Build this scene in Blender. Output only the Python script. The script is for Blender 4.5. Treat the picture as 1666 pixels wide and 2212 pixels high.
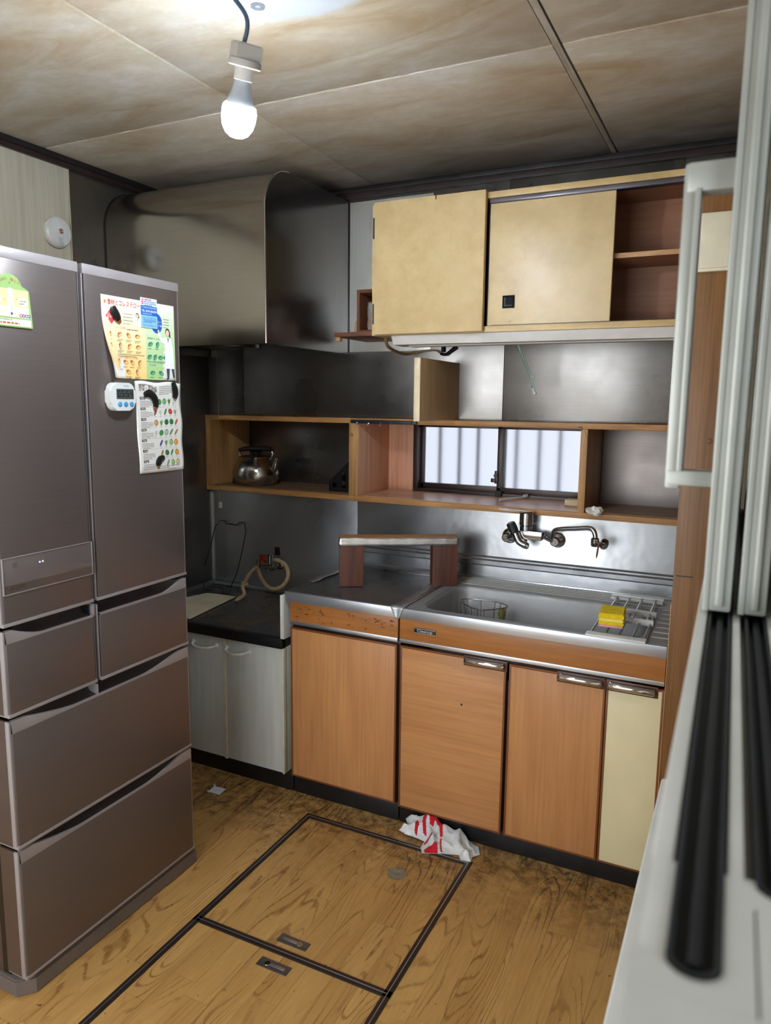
import bpy, bmesh, math, random
from mathutils import Vector, Matrix, noise
random.seed(7)
SC = bpy.context.scene
for o in list(bpy.data.objects): bpy.data.objects.remove(o)
COL = SC.collection

# ---------------------------------------------------------------- camera
CAM = Vector((2.29704, -2.77747, 1.49098)); YAW, PITCH, ROLL, FPX = .455935, -.147988, .011324, 1585.15
W, H = 1666, 2212
_f = Vector((-math.sin(YAW)*math.cos(PITCH), math.cos(YAW)*math.cos(PITCH), math.sin(PITCH)))
_r = Vector((math.cos(YAW), math.sin(YAW), 0)); _u = _r.cross(_f)
RT = math.cos(ROLL)*_r + math.sin(ROLL)*_u; UP = -math.sin(ROLL)*_r + math.cos(ROLL)*_u; FW = _f
cd = bpy.data.cameras.new('camera'); cam = bpy.data.objects.new('camera', cd); COL.objects.link(cam)
cd.sensor_fit = 'VERTICAL'; cd.sensor_height = 36.0; cd.lens = FPX/H*36.0
cd.clip_start = .02
m = Matrix((RT, UP, -FW)).transposed().to_4x4(); m.translation = CAM; cam.matrix_world = m
cd.dof.use_dof = True; cd.dof.focus_distance = 2.75; cd.dof.aperture_fstop = cd.lens/4.2
SC.camera = cam
def P(px, py, ax, val):
    """the point of the real plane ax = val that the photograph shows at this pixel"""
    d = FW + RT*((px-W/2)/FPX) - UP*((py-H/2)/FPX); a = 'xyz'.index(ax)
    return CAM + d*((val-CAM[a])/d[a])

# ---------------------------------------------------------------- world, lights, exposure
wd = bpy.data.worlds.new('world'); SC.world = wd; wd.use_nodes = True
wd.node_tree.nodes['Background'].inputs[0].default_value = (.86, .90, 1.0, 1)
wd.node_tree.nodes['Background'].inputs[1].default_value = .88
SC.view_settings.view_transform = 'Standard'; SC.view_settings.look = 'None'
SC.view_settings.gamma = 1.0; SC.view_settings.use_curve_mapping = False
SC.view_settings.exposure = 0.22
BULB_POWER = 550.0
def area(name, loc, target, sx, sy, power, col):
    l = bpy.data.lights.new(name, 'AREA'); l.shape = 'RECTANGLE'; l.size = sx; l.size_y = sy; l.energy = power; l.color = col
    o = bpy.data.objects.new(name, l); COL.objects.link(o); o.location = loc
    o.rotation_euler = (Vector(target)-Vector(loc)).to_track_quat('-Z', 'Y').to_euler(); return o
area('fill_light_next_room', (3.7, -3.3, 1.7), (2.2, -2.0, 1.3), 1.2, 1.2, 34, (.82, .9, 1))  # added fill from the camera side; the next room has no window
area('fill_light_front', (1.1, -3.32, 1.05), (1.1, -1.0, .7), 1.4, 1.7, 44, (.9, .95, 1))  # added soft fill before the closed front wall, no doorway there

# ---------------------------------------------------------------- helpers
def lin(v): v /= 255.0; return v/12.92 if v <= .04045 else ((v+.055)/1.055)**2.4
def C(r, g, b): return (lin(r), lin(g), lin(b), 1)
ORG = {}
class MB:
    def __init__(s): s.bm = bmesh.new()
    def _xf(s, vs, M):
        if M is not None: bmesh.ops.transform(s.bm, matrix=M, verts=vs)
    def box(s, x0, x1, y0, y1, z0, z1, bev=0, M=None, seg=2):
        r = bmesh.ops.create_cube(s.bm, size=1)['verts']
        for v in r: v.co = Vector((x0+(v.co.x+.5)*(x1-x0), y0+(v.co.y+.5)*(y1-y0), z0+(v.co.z+.5)*(z1-z0)))
        if M is not None: s._xf(r, M)
        if bev:
            es = {e for v in r for e in v.link_edges}
            bmesh.ops.bevel(s.bm, geom=list(es), offset=bev, segments=seg, affect='EDGES', profile=.6, clamp_overlap=True)
        return s
    def ring(s, pts): return [s.bm.verts.new(p) for p in pts]
    def bridge(s, a, b, close=True):
        n = len(a)
        for i in range(n if close else n-1):
            j = (i+1) % n
            try: s.bm.faces.new((a[i], a[j], b[j], b[i]))
            except ValueError: pass
    def face(s, vs):
        try: s.bm.faces.new(vs)
        except ValueError: pass
    def prism(s, pts, vec, bev=0):
        vec = Vector(vec); a = s.ring(pts); b = s.ring([Vector(p)+vec for p in pts])
        s.bridge(a, b); f1 = s.bm.faces.new(a[::-1]); f2 = s.bm.faces.new(b)
        if bev: bmesh.ops.bevel(s.bm, geom=list({e for f in (f1, f2) for e in f.edges}), offset=bev, segments=2, affect='EDGES', clamp_overlap=True)
        return s
    def tube(s, pts, r, seg=10, smooth=0, closed=False, flat=1.0):
        pts = [Vector(p) for p in pts]; n0 = len(pts); rr = r if isinstance(r, (list, tuple)) else [r]*n0
        if smooth:
            q = []; qr = []; rng = n0 if closed else n0-1
            for i in range(rng):
                g = (lambda k: pts[k % n0]) if closed else (lambda k: pts[min(max(k, 0), n0-1)])
                p0, p1, p2, p3 = g(i-1), g(i), g(i+1), g(i+2)
                for k in range(smooth):
                    t = k/smooth
                    q.append(.5*((2*p1)+(p2-p0)*t+(2*p0-5*p1+4*p2-p3)*t*t+(3*p1-p0-3*p2+p3)*t**3)); qr.append(rr[i]*(1-t)+rr[(i+1) % n0]*t)
            if not closed: q.append(pts[-1]); qr.append(rr[-1])
            pts, rr = q, qr
        n = len(pts); prev = None; rings = []
        nrm = None
        for i in range(n):
            if closed: t = pts[(i+1) % n]-pts[i-1]
            else: t = pts[min(i+1, n-1)]-pts[max(i-1, 0)]
            if t.length < 1e-9: t = Vector((0, 0, 1))
            t.normalize()
            if nrm is None:
                nrm = t.orthogonal().normalized() if flat == 1.0 else (Vector((1, 0, 0))-t*t.x).normalized()
            else:
                nrm = nrm - t*nrm.dot(t)
                if nrm.length < 1e-6: nrm = t.orthogonal()
                nrm.normalize()
            b = t.cross(nrm)
            rings.append(s.ring([pts[i]+(nrm*math.cos(a)*flat+b*math.sin(a))*rr[i] for a in [2*math.pi*k/seg for k in range(seg)]]))
        for i in range(n-1): s.bridge(rings[i], rings[i+1])
        if closed: s.bridge(rings[-1], rings[0])
        else: s.face(rings[0][::-1]); s.face(rings[-1])
        return s
    def cyl(s, p0, p1, r0, r1=None, seg=24, bev=0):
        p0, p1 = Vector(p0), Vector(p1); r1 = r0 if r1 is None else r1
        t = (p1-p0).normalized(); a = t.orthogonal().normalized(); b = t.cross(a); L = (p1-p0).length
        prof = [(0, r0), (L, r1)] if not bev else [(0, r0-bev), (bev, r0), (L-bev, r1), (L, r1-bev)]
        R = [s.ring([p0+t*h+(a*math.cos(2*math.pi*k/seg)+b*math.sin(2*math.pi*k/seg))*r for k in range(seg)]) for h, r in prof]
        for i in range(len(R)-1): s.bridge(R[i], R[i+1])
        s.face(R[0][::-1]); s.face(R[-1]); return s
    def lathe(s, prof, c, axis=(0, 0, 1), seg=32):
        c = Vector(c); t = Vector(axis).normalized(); a = t.orthogonal().normalized(); b = t.cross(a); R = []
        for r, h in prof:
            if r < 1e-6: R.append(s.ring([c+t*h]))
            else: R.append(s.ring([c+t*h+(a*math.cos(2*math.pi*k/seg)+b*math.sin(2*math.pi*k/seg))*r for k in range(seg)]))
        for i in range(len(R)-1):
            A, B = R[i], R[i+1]
            if len(A) == 1 and len(B) == 1: continue
            if len(A) == 1:
                for k in range(seg): s.face((A[0], B[(k+1) % seg], B[k]))
            elif len(B) == 1:
                for k in range(seg): s.face((A[k], A[(k+1) % seg], B[0]))
            else: s.bridge(A, B)
        return s
    def grid(s, fn, nu, nv):
        V = [[s.bm.verts.new(fn(i/nu, j/nv)) for j in range(nv+1)] for i in range(nu+1)]
        for i in range(nu):
            for j in range(nv): s.bm.faces.new((V[i][j], V[i+1][j], V[i+1][j+1], V[i][j+1]))
        return s
    def quad(s, *p): s.face(s.ring(p)); return s
    def obj(s, name, mat, parent=None, smooth=True, angle=35, solid=0):
        me = bpy.data.meshes.new(name)
        bmesh.ops.recalc_face_normals(s.bm, faces=s.bm.faces)
        if parent is None:
            xs = [v.co for v in s.bm.verts]
            org = Vector(((min(v.x for v in xs)+max(v.x for v in xs))/2, (min(v.y for v in xs)+max(v.y for v in xs))/2, min(v.z for v in xs)))
        else: org = ORG[parent.name]
        bmesh.ops.translate(s.bm, verts=s.bm.verts, vec=-org)
        s.bm.to_mesh(me); s.bm.free()
        if smooth: me.shade_smooth(); me.set_sharp_from_angle(angle=math.radians(angle))
        for k in (mat if isinstance(mat, list) else [mat]): me.materials.append(k)
        o = bpy.data.objects.new(name, me); COL.objects.link(o)
        if parent is None: o.location = org
        else: o.parent = parent
        ORG[o.name] = org
        if solid:
            d = o.modifiers.new('thickness', 'SOLIDIFY'); d.thickness = solid; d.offset = 0
        return o
def tag(o, label, cat, group=None):
    o['label'] = label; o['category'] = cat
    if group: o['group'] = group
    return o
def thing(name, label, cat, loc, group=None):
    o = bpy.data.objects.new(name, None); COL.objects.link(o); o.location = loc; o.empty_display_size = .05
    ORG[o.name] = Vector(loc); return tag(o, label, cat, group)
def struct(o): o['kind'] = 'structure'; return o
def structroot(name, loc=(0, 0, 0)):
    o = bpy.data.objects.new(name, None); COL.objects.link(o); o.location = loc; ORG[o.name] = Vector(loc); o['kind'] = 'structure'; return o
def BX(name, mat, parent, *a, bev=.002, **k): return MB().box(*a, bev=bev, **k).obj(name, mat, parent)

# ---- materials
class NT:
    def __init__(s, name):
        s.m = bpy.data.materials.new(name); s.m.use_nodes = True; s.t = s.m.node_tree; s.b = s.t.nodes['Principled BSDF']; s.tc = None; s.x = None
    def n(s, ty, **k):
        n = s.t.nodes.new(ty)
        for a, b in k.items(): setattr(n, a, b)
        return n
    def l(s, a, b): s.t.links.new(a, b)
    def coord(s, scale=(1, 1, 1), jitter=0):
        if s.tc is None: s.tc = s.n('ShaderNodeTexCoord')
        mp = s.n('ShaderNodeMapping'); mp.inputs['Scale'].default_value = scale
        s.l(s.tc.outputs['Object'], mp.inputs['Vector'])
        if jitter:
            oi = s.n('ShaderNodeObjectInfo'); mu = s.n('ShaderNodeMath', operation='MULTIPLY'); mu.inputs[1].default_value = jitter
            s.l(oi.outputs['Random'], mu.inputs[0]); cb = s.n('ShaderNodeCombineXYZ')
            for k in range(3): s.l(mu.outputs[0], cb.inputs[k])
            s.l(cb.outputs[0], mp.inputs['Location'])
        return mp.outputs[0]
    def noise(s, scale=5, detail=4, vec=None, rough=.55, dist=0):
        n = s.n('ShaderNodeTexNoise'); n.inputs['Scale'].default_value = scale; n.inputs['Detail'].default_value = detail
        n.inputs['Roughness'].default_value = rough; n.inputs['Distortion'].default_value = dist
        s.l(vec if vec is not None else s.coord(), n.inputs['Vector']); return n.outputs['Fac']
    def ramp(s, fac, stops):
        r = s.n('ShaderNodeValToRGB'); e = r.color_ramp.elements
        while len(e) < len(stops): e.new(.5)
        for q, (p, c) in zip(e, stops): q.position = p; q.color = c if isinstance(c, tuple) else (c, c, c, 1)
        s.l(fac, r.inputs[0]); return r.outputs[0]
    def mix(s, fac, a, b, mode='MIX'):
        x = s.n('ShaderNodeMix', data_type='RGBA', blend_type=mode)
        for k, v in ((0, fac), (6, a), (7, b)):
            if isinstance(v, (tuple, float, int)): x.inputs[k].default_value = v
            else: s.l(v, x.inputs[k])
        return x.outputs[2]
    def math(s, op, a, b=0.0):
        x = s.n('ShaderNodeMath', operation=op)
        for k, v in ((0, a), (1, b)):
            if isinstance(v, (float, int)): x.inputs[k].default_value = v
            else: s.l(v, x.inputs[k])
        return x.outputs[0]
    def col(s, c):
        if isinstance(c, tuple): s.b.inputs['Base Color'].default_value = c
        else: s.l(c, s.b.inputs['Base Color'])
    def set(s, **k):
        for a, v in k.items():
            i = s.b.inputs[a.replace('_', ' ')]
            if isinstance(v, (tuple, float, int)): i.default_value = v
            else: s.l(v, i)
    def bump(s, h, st=.1, d=.002):
        b = s.n('ShaderNodeBump'); b.inputs['Strength'].default_value = st; b.inputs['Distance'].default_value = d
        s.l(h, b.inputs['Height']); s.l(b.outputs[0], s.b.inputs['Normal'])
def plain(name, c, rough=.5, metal=0.0, var=.12, scale=14, bump=0.0, **k):
    t = NT(name); f = t.noise(scale, 5)
    d = tuple(x*(1-var) for x in c[:3])+(1,); e = tuple(min(1, x*(1+var)) for x in c[:3])+(1,)
    t.col(t.ramp(f, [(.3, d), (.7, e)])); t.set(Roughness=rough, Metallic=metal, **k)
    if bump: t.bump(t.noise(scale*12, 3), bump)
    return t.m
def wood(name, c1, c2, axis, rough=.45, fine=1.0, jitter=0, bands=.5, spec=.5):
    t = NT(name); s1 = [16, 16, 16]; s1['xyz'.index(axis)] = 1.1; s2 = [150*fine]*3; s2['xyz'.index(axis)] = 3.5
    a = t.noise(1.0, 5, t.coord(tuple(s1), jitter), .6, .9); b = t.noise(1.0, 3, t.coord(tuple(s2), jitter), .6)
    c = t.ramp(a, [(.28, c1), (.72, c2)])
    dk = t.ramp(b, [(.38, .62), (.56, 1.0)])
    t.col(t.mix(bands, c, dk, 'MULTIPLY')); t.set(Roughness=rough, Specular_IOR_Level=spec); t.bump(b, .06, .001)
    return t.m
def steel(name, c=(.46, .46, .47, 1), rough=(.2, .42), stain=None, brush='x', bump=.03, dents=0.0, amount=.5, film=0.0):
    t = NT(name); s = [60, 60, 60]; s['xyz'.index(brush)] = 1.5
    br = t.noise(4, 2, t.coord(tuple(s))); big = t.noise(3.2, 5)
    spots = t.noise(38, 4)
    r = t.ramp(big, [(.3, rough[0]), (.72, rough[1])])
    base = t.mix(.35, c, t.ramp(br, [(.3, .75), (.7, 1.0)]), 'MULTIPLY')
    if stain:
        k = t.ramp(t.noise(2.3, 5, t.coord((1, 1, .8)), .6, .2), [(.36, 0.0), (.72, amount)])
        base = t.mix(k, base, stain)
    base = t.mix(t.ramp(spots, [(.72, 0.0), (.80, .3)]), base, tuple(x*.35 for x in c[:3])+(1,))
    t.col(base); t.set(Metallic=1.0-film, Roughness=r)
    if dents: t.bump(t.noise(5.5, 3), dents, .02)
    else: t.bump(br, bump, .0015)
    return t.m
M = {}
M['wall_steel'] = steel('wall_stainless', (.27, .26, .25, 1), (.22, .38), (.10, .082, .06, 1), 'x', amount=.55, film=.08)
M['hood_side'] = steel('hood_side_stainless', (.30, .30, .31, 1), (.15, .26), (.12, .11, .1, 1), 'z', bump=.01, amount=.4)  # darker base colour stands in for dark reflections on the hood's side
M['low_steel'] = steel('splash_stainless', (.46, .475, .50, 1), (.24, .40), (.34, .33, .31, 1), 'x', dents=.13, amount=.55, film=.12)
M['pale_steel'] = steel('pale_stainless', (.80, .80, .75, 1), (.36, .5), (.5, .45, .34, 1), 'z', amount=.3, film=.4)
M['hood_steel'] = steel('hood_stainless', (.52, .50, .46, 1), (.13, .24), (.30, .26, .2, 1), 'x', bump=.015, amount=.35)
M['dull_steel'] = steel('dull_stainless', (.42, .38, .36, 1), (.42, .55), (.2, .17, .15, 1), 'x', amount=.5)
M['top_steel'] = steel('worktop_stainless', (.30, .305, .315, 1), (.2, .38), (.10, .095, .09, 1), 'x', amount=.5, film=.15)
M['rim_steel'] = steel('counter_edge_stainless', (.70, .74, .80, 1), (.26, .42), (.3, .31, .34, 1), 'x', amount=.5, film=.15)
M['sink_steel'] = steel('sink_stainless', (.44, .45, .455, 1), (.52, .66), (.4, .4, .4, 1), 'x', amount=.4, film=.3)
M['chrome'] = steel('chrome', (.66, .68, .71, 1), (.06, .16), None, 'x', bump=.0)
M['dark_chrome'] = steel('grimy_chrome', (.42, .41, .38, 1), (.12, .35), (.12, .1, .06, 1), 'z', amount=.6)
M['wire'] = steel('wire_steel', (.45, .45, .44, 1), (.2, .4), None, 'z', film=.12)
M['dark_wire'] = plain('dark_steel_wire', C(44, 46, 50), .3, .6)
M['alum'] = steel('aluminium_trim', (.70, .73, .77, 1), (.3, .45), (.4, .4, .42, 1), 'x', amount=.3)
M['foil'] = steel('foil_tape', (.78, .79, .80, 1), (.25, .45), (.5, .5, .5, 1), 'x', dents=.5, amount=.4)
M['shelf_wood'] = wood('pine_shelf', C(166, 116, 62), C(204, 154, 94), 'x', .5)
M['shelf_wood_v'] = wood('pine_upright', C(162, 114, 64), C(204, 156, 98), 'z', .5)
M['niche_wood'] = wood('niche_lauan', C(206, 148, 116), C(228, 176, 142), 'z', .5, .8)
M['sill_wood'] = wood('sill_pine', C(206, 158, 128), C(236, 194, 166), 'x', .3, .8)
M['grey_plank'] = wood('weathered_plank', C(110, 84, 60), C(158, 124, 92), 'x', .6)
M['door_v'] = wood('orange_veneer_upright', C(184, 126, 78), C(204, 148, 94), 'z', .38, .7, 3, .35)
M['door_h'] = wood('orange_veneer_level', C(184, 126, 78), C(206, 150, 96), 'x', .38, .7, 3, .35)
M['fascia'] = wood('orange_fascia', C(156, 98, 48), C(184, 122, 62), 'x', .35, .7, 3, .4)
M['door_edge'] = plain('brown_door_edge', C(120, 68, 28), .45)
M['oak'] = wood('oak_veneer', C(112, 72, 30), C(138, 96, 48), 'z', .45, 1.2, 0, .7)
M['cab_in'] = wood('cabinet_inside', C(134, 92, 66), C(158, 112, 82), 'x', .55, .6, 0, .3)
M['shelf_edge'] = plain('pale_shelf_edge', C(190, 150, 104), .5)
M['redwood'] = wood('reddish_brown_board', C(104, 62, 40), C(134, 84, 58), 'x', .45, 1, 2)
M['redwood_v'] = wood('reddish_brown_board_upright', C(96, 56, 36), C(124, 76, 52), 'z', .45, 1, 2)
M['beam_v'] = wood('dark_red_timber', C(72, 38, 27), C(108, 62, 45), 'z', .6, .6, 4, .7)
M['plank_top'] = wood('stand_plank', C(168, 112, 62), C(206, 152, 96), 'x', .45)
M['ply'] = wood('pale_plywood', C(196, 160, 112), C(216, 182, 136), 'z', .5, .7, 0, .3)
M['darkwood'] = plain('dark_brown_moulding', C(27, 22, 25), .5, var=.3)
M['darkwood2'] = plain('brown_moulding_face', C(46, 30, 29), .5, var=.25)
M['black'] = plain('black_plastic', C(22, 22, 24), .35)
M['matte_black'] = plain('matte_black', C(26, 26, 30), .8, Specular_IOR_Level=.2)
M['navy'] = plain('navy_plastic', C(26, 34, 48), .4)
M['rubber'] = plain('black_rubber', C(24, 26, 30), .55, var=.3, bump=.1)
M['white'] = plain('white_plastic', C(214, 216, 214), .35, var=.04)
M['cream'] = plain('cream_plastic', C(214, 206, 180), .45, var=.05)
M['paper'] = plain('white_paper', C(228, 226, 220), .7, var=.03)
M['blue'] = plain('blue_button', C(70, 150, 200), .35)
M['red'] = plain('red_knob', C(160, 48, 36), .45)
M['brownpl'] = plain('brown_handle_plate', C(92, 52, 34), .4, var=.25)
M['brass'] = plain('brownish_tag', C(142, 84, 50), .5)
M['guard_grey'] = plain('grey_side_panel', C(186, 188, 184), .5)  # the guard panel's own light grey
M['bulb_base'] = plain('bulb_base_white', C(226, 226, 224), .4, var=.02)
M['socket_grey'] = plain('socket_grey_white', C(176, 172, 164), .5, var=.03)
M['bulb_grey'] = plain('bulb_neck_grey', C(140, 144, 148), .5, var=.03)
M['cord'] = plain('grey_blue_cord', C(62, 84, 104), .5)
M['tan_hose'] = plain('tan_rubber_hose', C(206, 176, 136), .5, var=.14, scale=40)
M['wirewhite'] = plain('pale_green_wire', C(176, 210, 196), .4)
M['wiregreen'] = plain('green_wire', C(84, 140, 118), .4)
M['tan_cable'] = plain('tan_cable', C(150, 122, 88), .5)
M['fixture'] = plain('fixture_white', C(196, 192, 184), .5, var=.04)
M['glassjar'] = NT('clear_wrap').m
_t = M['glassjar'].node_tree.nodes['Principled BSDF'].inputs
_t['Base Color'].default_value = (.9, .88, .85, 1); _t['Roughness'].default_value = .12; _t['Transmission Weight'].default_value = .75; _t['IOR'].default_value = 1.3

t = NT('yellow_sponge'); t.col(t.ramp(t.noise(60, 4), [(.3, C(226, 190, 10)), (.7, C(246, 218, 36))])); t.set(Roughness=.9); t.bump(t.noise(300, 2), .5); M['sponge'] = t.m
M['sponge_white'] = plain('sponge_white_layer', C(240, 226, 120), .9, bump=.4)
M['sponge_pink'] = plain('sponge_pink_layer', C(228, 160, 170), .9, bump=.4)
M['sponge_beige'] = plain('sponge_beige', C(214, 198, 160), .9, bump=.5)
t = NT('towel_cloth'); t.col(t.ramp(t.noise(20, 4), [(.3, C(206, 212, 216)), (.7, C(232, 234, 234))])); t.set(Roughness=.95); t.bump(t.noise(420, 2), .7, .002); M['towel'] = t.m
M['towel_red'] = plain('towel_red_print', C(196, 22, 40), .95, bump=.5)
# cream cabinet doors, dirty and glossy
def cream(name, r0, r1):
    t = NT(name); f = t.noise(7, 7, None, .65); sp = t.noise(46, 4, None, .7)
    c = t.ramp(f, [(.25, C(190, 163, 114)), (.55, C(209, 184, 136)), (.8, C(217, 194, 150))])
    c = t.mix(t.ramp(sp, [(.64, 0.0), (.74, .35)]), c, C(160, 126, 80)); t.col(c)
    t.set(Roughness=t.ramp(sp, [(.35, r0), (.7, r1)])); t.bump(t.noise(120, 4), .12, .001); t.set(Specular_IOR_Level=.9 if r0 < .5 else .3); return t.m
M['cream_door'] = cream('cream_sliding_door', .34, .52); M['cream_door_dull'] = cream('cream_hinged_door', .62, .75)
M['cream_edge'] = plain('cream_cabinet_frame', C(204, 176, 122), .4, var=.1)
M['cream_low'] = plain('pale_cream_door', C(224, 214, 172), .35, var=.05, scale=5)
# stove cabinet white doors
t = NT('white_cabinet_door'); f = t.noise(1, 4, t.coord((40, 40, 3))); g = t.noise(24, 5, None, .7)
c = t.ramp(f, [(.3, C(188, 192, 186)), (.7, C(204, 206, 200))]); c = t.mix(t.ramp(g, [(.68, 0.0), (.75, .8)]), c, C(120, 112, 100)); t.col(c); t.set(Roughness=.4); M['white_door'] = t.m
M['white_door_edge'] = plain('white_door_edge', C(206, 200, 180), .4)
# stove tray, black enamel with burnt stains
t = NT('black_enamel_tray'); f = t.noise(5, 7, None, .68, 1.0); g = t.noise(9, 6, None, .7)
c = t.ramp(f, [(.46, C(74, 76, 77)), (.58, C(100, 86, 64)), (.70, C(134, 92, 50))]); c = t.mix(t.ramp(g, [(.58, 0.0), (.70, .6)]), c, C(96, 84, 66))
t.col(c); t.set(Roughness=t.ramp(g, [(.35, .16), (.65, .42)]), Metallic=.45); M['tray'] = t.m
# refrigerator
t = NT('fridge_brushed_brown'); f = t.noise(3, 3, t.coord((2, 1.2, 160))); c = t.ramp(f, [(.3, C(112, 104, 102)), (.7, C(118, 109, 106))]); t.col(c); t.set(Metallic=.58, Roughness=.36); t.bump(f, .012, .0005); M['fridge'] = t.m
M['fridge_side'] = plain('fridge_side_brown', C(92, 78, 72), .35, .4, .08)
M['fridge_trim'] = plain('fridge_pale_trim', C(160, 154, 155), .38, .3, .05)
M['fridge_dark'] = plain('fridge_grip_recess', C(66, 58, 56), .45, .1, .1)
M['fridge_grey'] = plain('fridge_base_grey', C(112, 104, 100), .5, .2, .1)
M['fridge_panel'] = plain('fridge_glass_panel', C(122, 112, 112), .12, .35, .04)
M['fridge_panel_low'] = plain('fridge_glass_panel_lower', C(104, 92, 84), .12, .35, .04)
# wallpaper
t = NT('beige_wallpaper'); f = t.noise(1, 5, t.coord((60, 60, 2.5)), .6); c = t.ramp(f, [(.3, C(186, 178, 156)), (.7, C(206, 200, 182))]); t.col(c); t.set(Roughness=.75); t.bump(f, .12, .001); M['wallpaper'] = t.m
M['plaster'] = plain('dull_beige_wall', C(150, 138, 116), .8)
M['dimwall'] = plain('brown_wall', C(104, 84, 62), .8)
M['whitewall'] = plain('next_room_wall', C(200, 200, 196), .8, var=.03)
# ceiling: nicotine-brown mottling, a clean disc where the old lamp sat, greyer and darker towards the back wall
def ceiling_mat(name, off):
    t = NT(name)
    a = t.noise(1.0, 7, t.coord((2.2, 5.5, 1)), .62, .8); b = t.noise(1.0, 6, t.coord((16, 26, 1)), .7); d = t.noise(1.2, 3, t.coord((2, 3, 1)))
    c = t.ramp(a, [(.3, C(206, 202, 196)), (.5, C(192, 181, 163)), (.7, C(166, 143, 112))])
    c = t.mix(t.ramp(b, [(.4, 0.0), (.7, .5)]), c, C(166, 146, 120))
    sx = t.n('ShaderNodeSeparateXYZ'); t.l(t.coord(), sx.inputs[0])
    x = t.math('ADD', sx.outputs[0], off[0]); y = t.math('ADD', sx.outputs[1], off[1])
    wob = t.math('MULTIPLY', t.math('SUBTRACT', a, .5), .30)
    back_grey = t.math('ADD', t.math('ADD', y, wob), t.math('MULTIPLY', x, -.06))
    c = t.mix(t.ramp(t.math('ADD', back_grey, 1.0), [(.25, 0.0), (.66, .30), (.95, .78)]), c, C(72, 72, 76))
    dx = t.math('SUBTRACT', x, 1.374); dy = t.math('SUBTRACT', y, -1.496)
    r = t.math('SQRT', t.math('ADD', t.math('MULTIPLY', dx, dx), t.math('MULTIPLY', dy, dy)))
    r = t.math('ADD', r, t.math('MULTIPLY', t.math('SUBTRACT', b, .5), .02))
    rr = t.math('DIVIDE', r, .5)
    c = t.mix(t.ramp(rr, [(.515, 1.0), (.56, 0.0)]), c, C(186, 190, 194))
    t.col(c); t.set(Roughness=.55, Specular_IOR_Level=.35); t.bump(b, .05, .001); return t.m
# floor
def floor_mat(name):
    t = NT(name)
    n1 = t.noise(1, 1.5, t.coord((9, 1.25, 1), 37), .5, .4); n2 = t.noise(1, 2, t.coord((11, 2.2, 1), 19), .5)
    fine = t.noise(1, 3, t.coord((260, 14, 1), 37), .6); big = t.noise(2.2, 5)
    ring = t.math('SINE', t.math('ADD', t.math('MULTIPLY', n1, 120.0), t.math('MULTIPLY', fine, 2.2)))           # growth rings: contour lines of a stretched noise
    line = t.ramp(ring, [(.62, 0.0), (.96, 1.0)])
    mask = t.mix(1.0, t.ramp(n2, [(.40, .10), (.58, 1.0)]), t.ramp(t.noise(60, 3), [(.3, .45), (.6, 1.0)]), 'MULTIPLY')
    line = t.mix(1.0, line, mask, 'MULTIPLY')
    c = t.ramp(t.noise(1, 4, t.coord((9, 1.6, 1), 37)), [(.3, C(174, 130, 72)), (.7, C(198, 155, 92))])
    c = t.mix(.35, c, t.ramp(fine, [(.35, .62), (.6, 1.0)]), 'MULTIPLY')
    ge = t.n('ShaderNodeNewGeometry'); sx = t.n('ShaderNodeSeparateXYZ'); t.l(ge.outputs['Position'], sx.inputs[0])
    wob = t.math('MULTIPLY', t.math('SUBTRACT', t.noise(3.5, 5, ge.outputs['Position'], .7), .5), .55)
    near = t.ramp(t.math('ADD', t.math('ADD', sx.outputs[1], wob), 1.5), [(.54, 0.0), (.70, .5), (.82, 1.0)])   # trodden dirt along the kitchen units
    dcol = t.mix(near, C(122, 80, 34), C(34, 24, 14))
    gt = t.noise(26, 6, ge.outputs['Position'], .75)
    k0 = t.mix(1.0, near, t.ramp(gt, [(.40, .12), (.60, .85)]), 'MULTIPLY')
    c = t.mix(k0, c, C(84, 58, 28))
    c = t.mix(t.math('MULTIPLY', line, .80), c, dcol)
    sp = t.noise(48, 3, ge.outputs['Position'], .55)
    c = t.mix(t.ramp(sp, [(.70, 0.0), (.74, .85)]), c, C(70, 46, 22)); t.col(c)
    t.set(Roughness=t.ramp(big, [(.3, .32), (.7, .5)])); t.bump(line, -.12, .001); return t.m
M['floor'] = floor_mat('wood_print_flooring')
M['gap'] = plain('dark_floor_gap', C(74, 52, 30), .7)
# frosted glass
t = NT('frosted_glass'); t.col((.93, .95, 1, 1)); t.set(Roughness=.36, Transmission_Weight=1.0, IOR=1.3)
t.bump(t.noise(320, 2), .3, .002); M['frost'] = t.m
t = NT('sash_glass'); t.col((.9, .93, .92, 1)); t.set(Roughness=.02, Transmission_Weight=1.0, IOR=1.45); M['glass'] = t.m
M['sash_brown'] = plain('bronze_sash', C(58, 46, 42), .35, .4)
M['sash_alu'] = plain('dull_aluminium', C(166, 168, 160), .4, .3, .08, 10)
M['sill_white'] = plain('white_sill', C(206, 206, 200), .4, 0, .08, 9)
M['bar'] = plain('grille_bar', C(58, 62, 70), .5)
t = NT('lamp_glow'); t.b.inputs['Emission Color'].default_value = (.80, .90, 1, 1); t.col((.9, .9, .9, 1)); M['glow'] = t.m
_g = t.n('ShaderNodeNewGeometry'); _v = t.n('ShaderNodeVectorMath', operation='DOT_PRODUCT'); t.l(_g.outputs['Normal'], _v.inputs[0])
_v.inputs[1].default_value = (P(515, 260, 'y', -1.478)-P(534, 100, 'y', -1.505)).normalized()          # the LEDs shine mostly along the bulb's axis
t.l(t.ramp(t.math('ADD', t.math('MULTIPLY', _v.outputs['Value'], .5), .5), [(.1, .07), (.42, .62), (.85, 1.0)]), t.b.inputs['Emission Strength'])
_s = t.math('MULTIPLY', t.b.inputs['Emission Strength'].links[0].from_socket, BULB_POWER); t.l(_s, t.b.inputs['Emission Strength'])
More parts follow.
